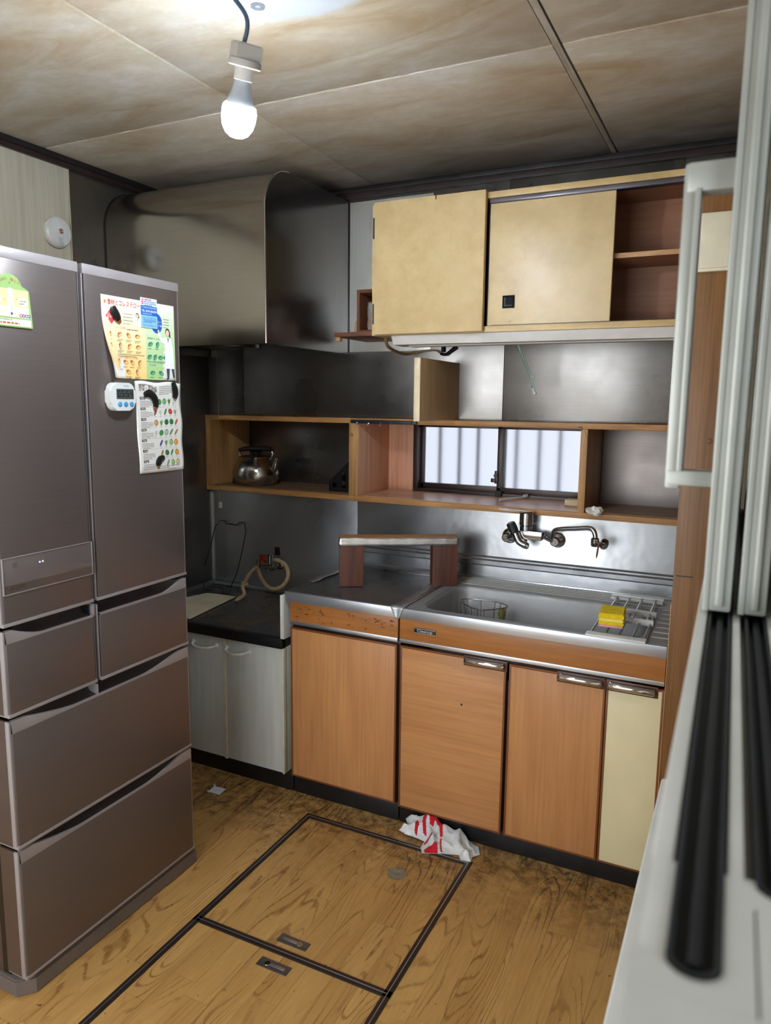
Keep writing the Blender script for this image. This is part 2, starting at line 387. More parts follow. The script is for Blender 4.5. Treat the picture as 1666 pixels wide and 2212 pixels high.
t = NT('blue_led'); t.b.inputs['Emission Color'].default_value = (.55, .65, 1, 1); t.b.inputs['Emission Strength'].default_value = 4; M['led'] = t.m
M['kettle'] = steel('kettle_stainless', (.70, .69, .67, 1), (.14, .26), (.4, .36, .3, 1), 'x', bump=.0, amount=.3)
M['lcd'] = plain('lcd_grey', C(72, 80, 74), .25, var=.03)
INK = {}
def ink(r, g, b):
    k = (r, g, b)
    if k not in INK:
        n = NT('print_ink'); n.col(C(r, g, b)); n.set(Roughness=.7); INK[k] = n.m
    return INK[k]

# ---- flat artwork (text and shapes) laid on a surface
_fcache = {}
def glyphs(s, size):
    cu = bpy.data.curves.new('t', 'FONT'); cu.body = s; cu.size = size; cu.resolution_u = 2
    o = bpy.data.objects.new('t', cu); COL.objects.link(o); bpy.context.view_layer.update()
    me = o.evaluated_get(bpy.context.evaluated_depsgraph_get()).to_mesh()
    V = [(v.co.x, v.co.y) for v in me.vertices]; F = [tuple(p.vertices) for p in me.polygons]
    bpy.data.objects.remove(o); bpy.data.curves.remove(cu); return V, F
class Art:
    def __init__(s): s.items = []
    def poly(s, pts, c, h=0): s.items.append((list(pts), [tuple(range(len(pts)))], c, h)); return s
    def rect(s, x0, y0, x1, y1, c, h=0): return s.poly([(x0, y0), (x1, y0), (x1, y1), (x0, y1)], c, h)
    def disc(s, x, y, rx, ry, c, h=0, n=18, rot=0):
        return s.poly([(x+rx*math.cos(a)*math.cos(rot)-ry*math.sin(a)*math.sin(rot), y+rx*math.cos(a)*math.sin(rot)+ry*math.sin(a)*math.cos(rot)) for a in [2*math.pi*k/n for k in range(n)]], c, h)
    def text(s, str_, x, y, size, c, h=1, width=None, rot=0, bold=0):
        V, F = glyphs(str_, size)
        if not V: return s
        if width:
            w = max(v[0] for v in V)-min(v[0] for v in V)
            if w > 0: V = [(v[0]*width/w, v[1]) for v in V]
        cs, sn = math.cos(rot), math.sin(rot)
        for dx, dy in ([(0, 0), (bold, 0), (0, bold)] if bold else [(0, 0)]):
            s.items.append(([(x+dx+v[0]*cs-v[1]*sn, y+dy+v[0]*sn+v[1]*cs) for v in V], F, c, h+.1*(dx > 0)))
        return s
    def lines(s, x0, x1, y, n, dy, c, hgt, h=1):        # rows of print too small to read
        for k in range(n):
            x = x0; yy = y-k*dy
            end = x1 if k < n-1 else x0+(x1-x0)*.7
            while x < end:
                w = hgt*random.uniform(.8, 2.2); s.rect(x, yy, min(x+w, end), yy+hgt, c, h); x += w+hgt*.5
        return s
    def obj(s, name, fn, parent):
        bm = bmesh.new(); mats = []
        for V, F, c, h in s.items:
            mm = ink(*c)
            if mm not in mats: mats.append(mm)
            vs = [bm.verts.new(fn(x, y, h)) for x, y in V]
            for f in F:
                try: q = bm.faces.new([vs[i] for i in f]); q.material_index = mats.index(mm)
                except ValueError: pass
        me = bpy.data.meshes.new(name); bmesh.ops.translate(bm, verts=bm.verts, vec=-ORG[parent.name]); bm.to_mesh(me); bm.free()
        for k in mats: me.materials.append(k)
        o = bpy.data.objects.new(name, me); COL.objects.link(o); o.parent = parent; ORG[o.name] = ORG[parent.name]; return o

# ================================================================= SETTING
CE = 2.355; XR = 2.25
# ---- floor of wood-print boards
HX0, HX1, HY0, HY1, HY2 = .966, 1.580, -.671, -1.274, -1.877
fl = structroot('floor'); PW = (HX1-HX0)/8
MB().box(-.1, 4.1, -3.6, .4, -.06, -.004).obj('subfloor', M['gap'], fl)
def plank(x0, x1, y0, y1, z, parent):
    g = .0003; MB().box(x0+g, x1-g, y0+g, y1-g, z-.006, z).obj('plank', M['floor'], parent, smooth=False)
i0 = -int(HX0/PW)-1; n = i0
while HX0+n*PW < XR:
    x0 = max(HX0+n*PW, 0); x1 = min(HX0+(n+1)*PW, XR); inside = HX0-1e-4 <= x0 and x1 <= HX1+1e-4
    rs = [(-3.4, HY2), (HY0, 0)] if inside else [(-3.4, 0)]
    for a, b in rs:
        y = b+random.uniform(0, .8)
        while y > a:
            yy = max(y-.909, a)
            if min(y, b)-yy > .02: plank(x0, x1, yy, min(y, b), 0, fl)
            y -= .909
    n += 1
# ---- underfloor storage hatch
ht = thing('floor_hatch', 'wood-print underfloor hatch with a grey worn patch, nearest the sink unit', 'hatch', (1.273, -.97, 0), 'underfloor hatches')
ht2 = thing('floor_hatch', 'nearer wood-print underfloor hatch, cut by the bottom edge of the photo', 'hatch', (1.273, -1.575, 0), 'underfloor hatches')
def hatch(root, ya, yb, hx, hy, flip):
    fr = MB(); e = .011
    fr.box(HX0-e, HX0+e, yb-e, ya+e, -.004, .0035, bev=.001).box(HX1-e, HX1+e, yb-e, ya+e, -.004, .0035, bev=.001)
    fr.box(HX0+e, HX1-e, ya-e, ya+e, -.004, .0035, bev=.001)
    if flip: fr.box(HX0+e, HX1-e, yb-e, yb+e, -.004, .0035, bev=.001)
    fr.obj('edge_frame', M['hatch_edge'], root)
    ln = MB()
    for a in ((HX0-.001, HX0+.001, yb, ya), (HX1-.001, HX1+.001, yb, ya), (HX0, HX1, ya-.001, ya+.001)): ln.box(*a, .003, .0042)
    ln.obj('frame_joint', M['alum'], root, smooth=False)
    lid = MB().box(HX0+e, HX1-e, yb+e, ya-e, -.012, -.006).obj('lid', M['gap'], root)
    for k in range(8):
        a = max(HX0+k*PW, HX0+e); b = min(HX0+(k+1)*PW, HX1-e); c = random.uniform(.25, .75)*(ya-yb)+yb
        plank(a, b, yb+e, c, 0, lid); plank(a, b, c, ya-e, 0, lid)
    h = MB().box(hx-.048, hx+.048, hy-.016, hy+.016, -.002, .002, bev=.004).obj('pull_handle', M['hatch_metal'], root)
    s = 1 if flip else -1
    MB().cyl((hx-s*.02, hy, .0015), (hx-s*.02, hy, .0032), .009, bev=.001).obj('finger_dimple', M['chrome'], h)
    MB().box(min(hx-s*.012, hx+s*.034), max(hx-s*.012, hx+s*.034), hy-.004, hy+.004, .0015, .003, bev=.001).obj('pull_tongue', M['alum'], h)
M['hatch_edge'] = plain('dark_bronze_edging', C(56, 48, 44), .4, .5)
M['hatch_metal'] = plain('grey_steel_pull', C(112, 104, 100), .35, .7)
hatch(ht, HY0, HY1, 1.2665, -1.2275, False); hatch(ht2, HY1, HY2, 1.268, -1.325, True)
pm = MB(); ang = [2*math.pi*k/40 for k in range(40)]
pm.face(pm.ring([Vector((1.393+.033*math.cos(a)*(1+.12*math.sin(5*a)+.06*math.sin(9*a)), -.823+.030*math.sin(a)*(1+.1*math.cos(4*a)), .0008)) for a in ang]))
pm.obj('worn_patch', plain('grey_bare_patch', C(128, 118, 98), .8, var=.4, scale=60, bump=.5), ht, smooth=False)
# ---- ceiling panels
ce = structroot('ceiling', (0, 0, CE))
MB().box(-.1, 4.1, -3.6, .4, CE+.006, CE+.08).obj('ceiling_backing', plain('joint_strip', C(214, 206, 190), .7), ce)
A1, C1, JB = .876, 1.810, -.868
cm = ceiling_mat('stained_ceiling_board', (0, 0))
ys = [0.0, JB, JB-.91, JB-1.82, -3.4]
for xa, xb in ((0, A1), (A1, C1), (C1, XR)):
    for ya, yb in zip(ys[1:], ys[:-1]):
        ga = .0045 if xa == A1 or xa == 0 else .012; gb = .0045 if xb == A1 else .012
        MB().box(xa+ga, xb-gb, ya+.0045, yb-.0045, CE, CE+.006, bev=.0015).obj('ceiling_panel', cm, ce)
MB().box(C1-.011, C1+.006, -3.4, 0, CE+.001, CE+.006, bev=.001).obj('joint_batten', plain('grey_batten', C(176, 166, 150), .6), ce)
MB().box(C1+.006, C1+.0125, -3.4, 0, CE+.004, CE+.0065).obj('joint_groove', M['darkwood'], ce)
MB().lathe([(.006, 0), (.011, .0015), (.016, 0), (.016, .003)], (1.253, -1.319, CE-.002), seg=24).obj('screw_ring', plain('grey_ring', C(120, 124, 130), .5), ce)
# ---- back wall
wb = structroot('wall_back')
base = MB(); base.box(-.1, 2.4, .004, .09, -.05, 1.068).box(-.1, 2.4, .004, .09, 1.43, 2.45)
base.box(-.1, .94, .285, .37, 1.0, 1.5).box(1.705, 2.4, .285, .37, 1.0, 1.5).box(-.1, 2.4, .09, .37, 1.0, 1.066).box(-.1, 2.4, .09, .37, 1.435, 1.5)
base.box(-.1, -.002, .0, .37, 1.0, 1.5)
base.obj('wall_core', M['dimwall'], wb, smooth=False)
def sheet(x0, x1, z0, z1, mat, y=0.0, name='stainless_panel'):
    MB().box(x0+.0008, x1-.0008, y, y+.005, z0, z1, bev=.0008).obj(name, mat, wb)
for a, b in ((0, .80), (.80, 2.24)): sheet(a, b, 0, 1.07, M['low_steel'])
for a, b in ((0, .203), (.203, 1.435), (1.435, 2.04), (2.04, 2.25)): sheet(a, b, 1.426, CE, M['wall_steel'])
sheet(.758, 1.13, 1.70, 2.30, M['pale_steel'], -.003, 'bright_panel')  # paler steel colour stands in for the bulb reflected in this sheet
sheet(0, .80, 1.08, 1.41, M['wall_steel'], .278); sheet(1.772, 2.24, 1.08, 1.41, M['dull_steel'], .278)
# ---- left wall
wl = structroot('wall_left')
MB().box(-.1, -.003, -3.5, .4, -.05, 2.45).obj('wall_core', M['plaster'], wl, smooth=False)
MB().box(-.004, 0, -3.4, -.757, 0, CE, bev=.001).obj('wallpaper_sheet', M['wallpaper'], wl)
MB().box(-.004, .001, -.755, 0, 0, CE, bev=.001).obj('stainless_panel', M['wall_steel'], wl)
MB().box(-.004, .003, -.760, -.754, 0, CE, bev=.001).obj('edge_strip', plain('pale_edge_strip', C(190, 184, 156), .5), wl)
MB().box(.0, .006, -.006, 0, .62, 1.06, bev=.001).obj('corner_bead', M['pale_steel'], wl)
# ---- front and right walls, adjoining room
MB().box(-.1, 4.1, -3.5, -3.4, -.05, 2.45).obj('wall_front', M['plaster'], None, smooth=False)
struct(bpy.data.objects['wall_front'])
wr = MB(); OY0, OY1, OZ0, OZ1 = -3.15, -1.0, .76, 2.2
wr.box(XR, XR+.13, -3.5, .4, -.05, OZ0).box(XR, XR+.13, -3.5, .4, OZ1, 2.45).box(XR, XR+.13, OY1, .4, OZ0, OZ1).box(XR, XR+.13, -3.5, OY0, OZ0, OZ1)
struct(wr.obj('wall_right', M['plaster'], None, smooth=False))
struct(MB().box(4.0, 4.1, -3.5, .4, -.05, 2.45).box(XR+.13, 4.0, -.6, -.5, -.05, 2.45).obj('wall_far_right', M['whitewall'], None, smooth=False))
# ---- mouldings
tr = structroot('trim_1')
MB().box(.0, XR, -.016, 0, 2.335, CE, bev=.002).obj('moulding_upper', M['darkwood'], tr)
MB().box(.0, XR, -.011, 0, 2.312, 2.336, bev=.002).obj('moulding_lower', M['darkwood2'], tr)
tr = structroot('trim_2')
MB().box(0, .022, -3.4, -.014, 2.335, CE, bev=.002).obj('moulding_upper', M['darkwood'], tr)
MB().box(0, .016, -3.4, -.014, 2.318, 2.336, bev=.002).obj('moulding_lower', M['darkwood2'], tr)
# ---- back window in the niche
w1 = structroot('window_1', (1.32, .28, 1.094))
x0, x1, y0, z0, z1 = .945, 1.745, .262, 1.087, 1.404
fr = MB(); fr.box(x0-.002, x0+.022, y0, .34, z0, z1, bev=.002).box(x1-.03, x1, y0, .34, z0, z1, bev=.002).box(x0, x1, y0, .34, z1-.008, z1+.03, bev=.002).box(x0, x1, y0-.004, .34, z0, z0+.022, bev=.002)
fr.obj('window_frame', M['sash_brown'], w1)
def sash(xa, xb, y, name='window_sash'):
    s = MB(); zt = 1.396; zb = 1.106
    s.box(xa, xa+.02, y, y+.022, zb, zt, bev=.002).box(xb-.026, xb, y, y+.022, zb, zt, bev=.002).box(xa, xb, y, y+.022, zb, zb+.026, bev=.002).box(xa, xb, y, y+.022, zt-.012, zt, bev=.002)
    o = s.obj(name, M['sash_brown'], w1)
    MB().box(xa+.018, xb-.02, y+.008, y+.013, zb+.022, zt-.010).obj('pane', M['frost'], o, smooth=False)
sash(.960, 1.362, .300); sash(1.335, 1.745, .272)
MB().box(1.328, 1.342, .262, .274, 1.150, 1.205, bev=.002).box(1.312, 1.332, .26, .27, 1.155, 1.172, bev=.003).cyl((1.335, .274, 1.185), (1.335, .255, 1.185), .009).obj('sash_latch', M['sash_brown'], w1)
MB().cyl((1.352, .272, 1.108), (1.352, .244, 1.108), .017, .015, bev=.002).obj('sash_stopper', M['rubber'], w1)
gr = thing('window_grille', 'row of dark vertical security bars behind the frosted kitchen window', 'grille', (1.32, .42, .95))
for px in (951, 993, 1033, 1116, 1165, 1210):
    q = P(px, 985, 'y', .392)
    MB().box(q.x-.0065, q.x+.0065, .385, .399, .98, 1.5, bev=.002).obj('bar', M['bar'], gr)
for z in (.95, 1.5): MB().box(.85, 1.85, .383, .401, z, z+.03, bev=.002).obj('rail', M['bar'], gr)
# ---- right-hand window (the photograph is taken through its opening)
w2 = structroot('window_2', (2.30, -2.0, 1.265))
SZ = 1.268
RS = Matrix.Translation((2.284, -1.93, 0)) @ Matrix.Rotation(math.radians(.9), 4, 'Z') @ Matrix.Translation((-2.284, 1.93, 0))   # the sill runs a hair out of square
def turn(mb): bmesh.ops.transform(mb.bm, matrix=RS, verts=mb.bm.verts); return mb
TR = ((2.2735, 2.2955), (2.3085, 2.3290)); YE = -2.481; YES = (-2.481, -2.415)
sl = MB(); sl.box(2.2615, 2.2725, YE, OY1, SZ-.066, SZ, bev=.003).box(2.2965, 2.304, YE, OY1, SZ-.03, SZ-.001, bev=.001).box(2.3265, 2.42, YE, OY1, SZ-.03, SZ, bev=.002).box(2.2615, 2.42, OY0, OY1, SZ-.066, SZ-.014)
for a, b in ((2.2615, TR[0][0]), (TR[0][1], TR[1][0]), (TR[1][1], 2.42)): sl.box(a, b, YE-.02, YES[1]+.002, SZ-.02, SZ-.0005)
sl.box(TR[1][0]-.001, TR[1][1]+.001, YE-.02, YES[1]-.0199, SZ-.02, SZ-.0005)
for (xa, xb), YQ in zip(TR, YES):                                   # the grooves end in a half round
    c, r = (xa+xb)/2, (xb-xa)/2; A = sl.ring([(c-r*math.cos(math.pi*k/12), YQ-r*.9*math.sin(math.pi*k/12), SZ-.0005) for k in range(13)]); B = sl.ring([(xa+(xb-xa)*k/12, YQ-.02, SZ-.0005) for k in range(13)]); sl.bridge(A, B, False)
    D = sl.ring([(v.co.x, v.co.y, SZ-.014) for v in A]); sl.bridge(A, D, False)
sl.box(2.2615, 2.42, OY0, YE-.0199, SZ-.02, SZ-.0005)
turn(sl).obj('sill', M['sill_white'], w2)
BX('apron', M['sill_white'], w2, 2.280, 2.40, OY0, OY1, .752, 1.204)
for (xa, xb), YQ in zip(TR, YES):
    g = MB(); g.box(xa, xb, YQ-.01, OY1, SZ-.013, SZ-.009); g.box(xa, xa+.003, YQ, OY1, SZ-.012, SZ+.001, bev=.001); g.box((xa+xb)/2-.0025, (xa+xb)/2+.0035, YQ+.002, OY1, SZ-.012, SZ-.003, bev=.001); g.box(xb-.003, xb, YQ, OY1, SZ-.012, SZ+.001, bev=.001)
    c, r = (xa+xb)/2, (xb-xa)/2
    for r1, r2, z in ((r, r-.003, SZ+.001),):
        A = g.ring([(c-r1*math.cos(math.pi*k/12), YQ-r1*.9*math.sin(math.pi*k/12), z) for k in range(13)]); B = g.ring([(c-r2*math.cos(math.pi*k/12), YQ-r2*.9*math.sin(math.pi*k/12), z) for k in range(13)]); D = g.ring([(v.co.x, v.co.y, SZ-.012) for v in B]); g.bridge(A, B, False); g.bridge(B, D, False)
    turn(g).obj('track', M['rubber'], w2)
def rsash(xa, xb, ya, yb, name):
    s = MB(); zb, zt = 1.272, 2.17
    s.box(xa, xb, ya, ya+.045, zb, zt, bev=.003).box(xa+.012, xb-.008, ya-.006, ya+.01, zb+.006, zt, bev=.003).box(xa, xa+.006, ya-.002, ya+.01, zb, zt, bev=.001)
    s.box(xa, xb, yb-.04, yb, zb, zt, bev=.003).box(xa+.004, xb-.004, ya+.04, yb-.04, zb, zb+.05, bev=.002).box(xa+.004, xb-.004, ya+.04, yb-.04, zt-.04, zt, bev=.002)
    o = s.obj(name, M['sash_alu'], w2)
    MB().box((xa+xb)/2-.002, (xa+xb)/2+.002, ya+.04, yb-.04, zb+.05, zt-.04).obj('pane', M['frost'], o, smooth=False)
    return o
s1 = rsash(2.266, 2.294, -1.93, -1.05, 'window_sash'); s2 = rsash(2.301, 2.328, -1.93, -1.05, 'window_sash')
hd = MB(); hd.box(2.217, 2.233, -1.912, -1.888, 1.400, 1.742, bev=.004).box(2.219, 2.268, -1.913, -1.887, 1.404, 1.421, bev=.003).box(2.220, 2.268, -1.913, -1.887, 1.712, 1.742, bev=.003)
hd.box(2.229, 2.2345, -1.916, -1.884, 1.42, 1.715, bev=.0015)
hd.obj('grip_bar', M['sash_alu'], s1)
fr = MB().box(2.34, 2.40, -1.96, -1.0, SZ, OZ1, bev=.003).obj('jamb', M['sash_alu'], w2)

# ---- oak end panel between counter and right wall
op = thing('end_panel', 'tall oak veneer end panel standing between the sink counter and the aluminium window frame', 'panel', (2.19, -.3, 0))
MB().box(2.136, XR-.0005, -.583, -.002, 0, 2.10, bev=.002).obj('veneer_board', M['oak'], op)
MB().box(2.1348, 2.1370, -.585, -.575, 0, .93, bev=.0005).obj('edge_strip', plain('pale_orange_edge', C(196, 148, 96), .5), op)
q = P(1533, 953, 'y', -.583); MB().lathe([(0, .003), (.004, .003), (.008, .001), (.008, 0)], q, (0, -1, 0), 16).obj('screw_cap', M['oak'], op)
q = P(1461, 1243, 'y', -.583); q2 = P(1498, 1249, 'y', -.583)
MB().box(q.x, q2.x, -.5836, -.582, q.z-.002, q.z+.001).obj('scratch', M['darkwood'], op, smooth=False)
a = P(1516, 461, 'y', -.60); b = P(1510, 588, 'y', -.60)
cb = thing('wall_box', 'cream cover box fixed high on the oak end panel', 'box', (2.23, -.59, b.z))
MB().box(a.x, XR-.002, -.603, -.5835, b.z, a.z, bev=.003).obj('cover', M['cream'], cb)
MB().box(a.x+.004, XR-.004, -.607, -.6025, b.z+.008, a.z-.004, bev=.003).obj('lid', M['cream'], cb)
# ---- white low cabinet below the right window
lc = thing('low_cabinet', 'white low cabinet with rounded top edge under the sill in the right foreground', 'cabinet', (2.19, -1.8, 0))
MB().box(2.192, XR-.001, -2.9, -1.284, .72, .75, bev=.008, seg=3).obj('cabinet_top', M['sill_white'], lc)
MB().box(2.197, XR-.001, -2.895, -1.29, 0, .72, bev=.004).obj('cabinet_body', M['sill_white'], lc)

# ================================================================= LAMP
lp = thing('pendant_lamp', 'bare glowing white bulb in a white socket hanging on a grey-blue cord from the ceiling', 'lamp', (1.332, -1.49, CE))
ax = (P(515, 260, 'y', -1.478)-P(534, 100, 'y', -1.505)).normalized()
bc = P(516, 250, 'y', -1.478)                     # centre of the dome
top = bc-ax*.124
MB().tube([(1.30, -1.52, CE), (1.315, -1.518, CE-.06), top-ax*.05+Vector((-.010, 0, 0)), top-ax*.005+Vector((-.008, 0, 0))], .0042, 8, 8).obj('cord', M['cord'], lp)
MB().lathe([(0, -.012), (.04, -.010), (.048, 0), (.048, .003)], (1.30, -1.52, CE-.003), seg=24).obj('ceiling_rose', M['bulb_base'], lp)
sk = MB(); Rm = ax.to_track_quat('Z', 'Y').to_matrix().to_4x4(); Rm.translation = top
sk.prism([Rm @ Vector(v) for v in ((-.026, -.020, -.004), (.026, -.020, -.004), (.026, .020, -.004), (-.026, .020, -.004))], ax*.030, .003)
sk.lathe([(0, .024), (.031, .024), (.0325, .027), (.0325, .036), (.030, .038), (0, .038)], top, ax, 32)
sk.lathe([(.0185, .036), (.0185, .060), (.017, .061)], top, ax, 32)
sk.obj('socket', M['socket_grey'], lp)
MB().lathe([(.0165, .059), (.0165, .064), (.020, .082), (.026, .098), (.029, .104)], top, ax, 32).obj('bulb_body', M['bulb_grey'], lp)
MB().lathe([(.029, .1035), (.0325, .107), (.0345, .115), (.034, .130), (.0305, .146), (.0225, .158), (.012, .1645), (0, .166)], top, ax, 40).obj('bulb_dome', M['glow'], lp)

# ================================================================= REFRIGERATOR
FX = .789; FY0, FYM, FYN, FY1 = -1.700, -1.4345, -1.424, -1.078
fg = thing('refrigerator', 'tall brownish grey refrigerator with two doors and four drawers, papers stuck on its right door', 'refrigerator', (.42, -1.39, 0))
BX('body', M['fridge_side'], fg, .10, .715, FY0+.004, FY1-.004, .03, 1.81, bev=.006)
b = MB(); b.prism([(.12, FY0-.006, 0), (.755, FY0-.006, 0), (.785, FY0+.03, 0), (.785, FY1+.012, 0), (.70, FY1+.012, 0), (.12, FY1+.012, 0)], (0, 0, .047), .004)
b.obj('base_grille', M['fridge_grey'], fg)
def front(name, ya, yb, z0, z1, top_trim=False, up=0):
    o = BX(name, M['fridge'], fg, .728, FX, ya+.006, yb-.006, z0, z1, bev=.003)
    e = MB(); wa = .0065 if ya == FY0 else .0025; wb_ = .0065 if yb == FY1 else .0008
    for q in (ya+.0005, yb-.006): MB().box(.722, FX-.016, q, q+.0055, z0, z1+up).obj('slab_side', M['fridge_side'] if q < FY0+.01 or q > FY1-.01 else M['black'], o, smooth=False)
    e.box(FX-.017, FX-.003, ya, ya+wa, z0, z1+up, bev=.002).box(FX-.017, FX-.003, yb-wb_, yb, z0, z1+up, bev=.001 if wb_ < .003 else .002).box(.722, FX+.0015, ya+.001, yb-.001, z0-.004, z0+.0045, bev=.0015)
    if top_trim: e.box(.70, FX+.001, ya+.001, yb-.001, z1-.001, z1+.024, bev=.003)
    e.obj('edge_trim', M['fridge_trim'], o); return o
dl = front('door', FY0, FYM, .969, 1.80, True); dr = front('door', FYN, FY1, .969, 1.80, True)
def drawer(ya, yb, z0, z1, ends, name='drawer', rec=.028):
    """drawer front with a scooped grip along the top: full-height pale ends, a dark recess between"""
    o = front(name, ya, yb, z0, z1-.032, up=.030)
    L = yb-ya; e0, e1 = ends
    def lip(u):
        y = ya+.006+u*(L-.012); k = 0.0
        w_ = .20 if e0 and e1 else .11; d0 = (y-ya)/w_; d1 = (yb-y)/w_
        def f(d):
            if d <= .22: return 1.0
            if d >= 1.0: return 0.0
            q = (d-.22)/.78; return (1-q)**1.5
        if e0: k = max(k, f(d0))
        if e1: k = max(k, f(d1))
        return y, k
    g = MB(); N = 48; A = []; B = []; Cc = []; D = []; E_ = []
    for i in range(N+1):
        y, k = lip(i/N); zt = z1-.026+.026*k-.002
        A.append(g.bm.verts.new((FX, y, z1-.0325))); B.append(g.bm.verts.new((FX+.001, y, z1-.029)))
        Cc.append(g.bm.verts.new((FX+.001-.004*k, y, zt))); D.append(g.bm.verts.new((FX-.006-.004*k, y, zt+.001))); E_.append(g.bm.verts.new((FX-.010, y, z1-.0325)))
    for R1, R2 in ((A, B), (B, Cc), (Cc, D), (D, E_)): g.bridge(R1, R2, False)
    g.obj('grip_trim', M['fridge_trim'], o, angle=50)
    r = MB(); A = []; B = []; Cc = []
    for i in range(N+1):
        y, k = lip(i/N)
        A.append(r.bm.verts.new((FX-.009, y, z1-.031))); B.append(r.bm.verts.new((FX-.010-.028*(1-k), y, z1-.024+.012*k))); Cc.append(r.bm.verts.new((FX-.011-.040*(1-k), y, z1-.003)))
    r.bridge(A, B, False); r.bridge(B, Cc, False); r.obj('grip_recess', M['fridge_dark'], o, angle=60)
    return o
drawer(FY0, FYM, .749, .957, (1, 0)); drawer(FYN, FY1, .749, .957, (0, 1))
d = drawer(FY0, FY1, .413, .737, (1, 1)); drawer(FY0, FY1, .062, .403, (1, 1))
MB().box(.735, FX-.008, -1.4305, -1.4265, .685, .735, bev=.001).obj('grip_divider', M['fridge_trim'], d)
MB().box(.735, FX-.004, FYM+.002, FYM+.0045, .925, .958, bev=.0008).obj('centre_post', M['fridge_trim'], fg)
MB().box(.70, .726, FY0+.003, FY1-.003, .05, 1.80).obj('gasket', M['black'], fg, smooth=False)
# control panel with logo
pf = MB(); y0, y1, z0, z1 = -1.691, -1.4365, 1.042, 1.125
pf.box(FX-.002, FX+.0015, y0, y1, z0, z1, bev=.001); pn = pf.obj('control_panel', M['fridge_panel'], dl)
MB().box(FX+.001, FX+.0022, y0+.002, y1-.002, z0+.002, z0+.020).obj('lower_band', M['fridge_panel_low'], dl, smooth=False)
MB().box(FX-.001, FX+.003, y0-.002, y0, z0-.002, z1+.002, bev=.0006).box(FX-.001, FX+.003, y1, y1+.002, z0-.002, z1+.002, bev=.0006).box(FX-.001, FX+.003, y0, y1, z1, z1+.002, bev=.0006).box(FX-.001, FX+.003, y0, y1, z0-.002, z0, bev=.0006).obj('panel_frame', M['fridge_trim'], dl)
ld = MB()
for px, py in ((86, 1213.5), (92.5, 1212)):
    q = P(px, py, 'x', FX+.002); ld.lathe([(.0016, 0), (.0012, .0008), (0, .001)], q, (1, 0, 0), 12)
ld.obj('indicator_lights', M['led'], dl)
ar = Art()
for k in range(3):                                                  # three-diamond mark
    a = math.pi/2+k*2*math.pi/3; r = .0062; cx, cy = .021, .012
    p0 = (cx, cy); p2 = (cx+r*math.cos(a), cy+r*math.sin(a)); s = r*.577
    p1 = (cx+s*math.cos(a+math.pi/6), cy+s*math.sin(a+math.pi/6)); p3 = (cx+s*math.cos(a-math.pi/6), cy+s*math.sin(a-math.pi/6))
    ar.poly([p0, p3, p2, p1], (46, 38, 36))
ar.text('MITSUBISHI', .030, .0125, .0056, (66, 50, 46)).text('ELECTRIC', .030, .0075, .0056, (66, 50, 46))
ar.obj('logo_print', lambda u, v, h: Vector((FX+.0024+.0001*h, y0+u, z0+v)), dl); ar = Art()
for i in range(3):
    for j in range(4): ar.rect(.026+i*.0042, .060+j*.0034, .0288+i*.0042, .0612+j*.0034, (84, 74, 72))
ar.obj('panel_print', lambda u, v, h: Vector((FX+.0024+.0001*h, y0+u, z0+v)), dl)

# ---- paper on the fridge
def poster(name, label, cat, ya, yb, z0, z1, mat, fn, nu=24, nv=24, base=None):
    r = thing(name, label, cat, (FX, (ya+yb)/2, z0))
    MB().grid(lambda u, v: fn(u*(yb-ya), v*(z1-z0), 0), nu, nv).obj('sheet', mat, r, solid=.0001)
    return r
# poster one: food and cholesterol
ya, yb, z0, z1 = -1.368, -1.102, 1.547, 1.757; PWd, PHt = yb-ya, z1-z0
def f1(u, v, h):
    a = max(0, 1-u/.05); b = max(0, 1-v/PHt/.78)**1.6
    curl = a*a*b*.030
    return Vector((FX+.0012+curl+.00025*h+.0012*math.sin(u*30)*b, ya+u+curl*.4+a*a*b*.010, z0+v-.012*(u/PWd)*0+.004*a*b))
p1 = poster('cholesterol_poster', 'yellow and green food poster with red heading, curling off the fridge door', 'poster', ya, yb, z0, z1, M['paper'], f1)
ar = Art(); G = lambda y: y*PHt
Wm = .575*PWd
for k in range(12):
    t0, t1 = k/12, (k+1)/12; cL = tuple(int(a+(b-a)*t0**1.2) for a, b in zip((246, 212, 138), (250, 242, 222))); cR = tuple(int(a+(b-a)*t0**1.2) for a, b in zip((170, 210, 138), (238, 243, 228)))
    for j in range(6): ar.rect(Wm*j/6, G(t0), Wm*(j+1)/6, G(t1), cL, .3)
    for j in range(4): ar.rect(Wm+(PWd-Wm)*j/4, G(t0), Wm+(PWd-Wm)*(j+1)/4, G(t1), cR, .3)
ar.text('食材とコレステロールの', .020, G(.895), .0165, (196, 40, 50), 2, width=.139, bold=.0005).text('関係', .162, G(.885), .0165, (196, 40, 50), 2, width=.026, bold=.0005)
ar.rect(.009, G(.90), .0165, G(.945), (196, 150, 90), 1).poly([(.009, G(.925)), (.012, G(.91)), (.018, G(.955)), (.0125, G(.922))], (190, 50, 50), 2)
ar.poly([(.013, G(.755)), (.032, G(.655)), (.05, G(.755)), (.032, G(.855))], (206, 62, 66), 1).text('コレステ', .016, G(.765), .0075, (250, 230, 225), 2).text('を増やす', .018, G(.735), .0075, (250, 230, 225), 2)
ar.lines(.073, .108, G(.80), 4, .0085, (120, 110, 100), .0022)
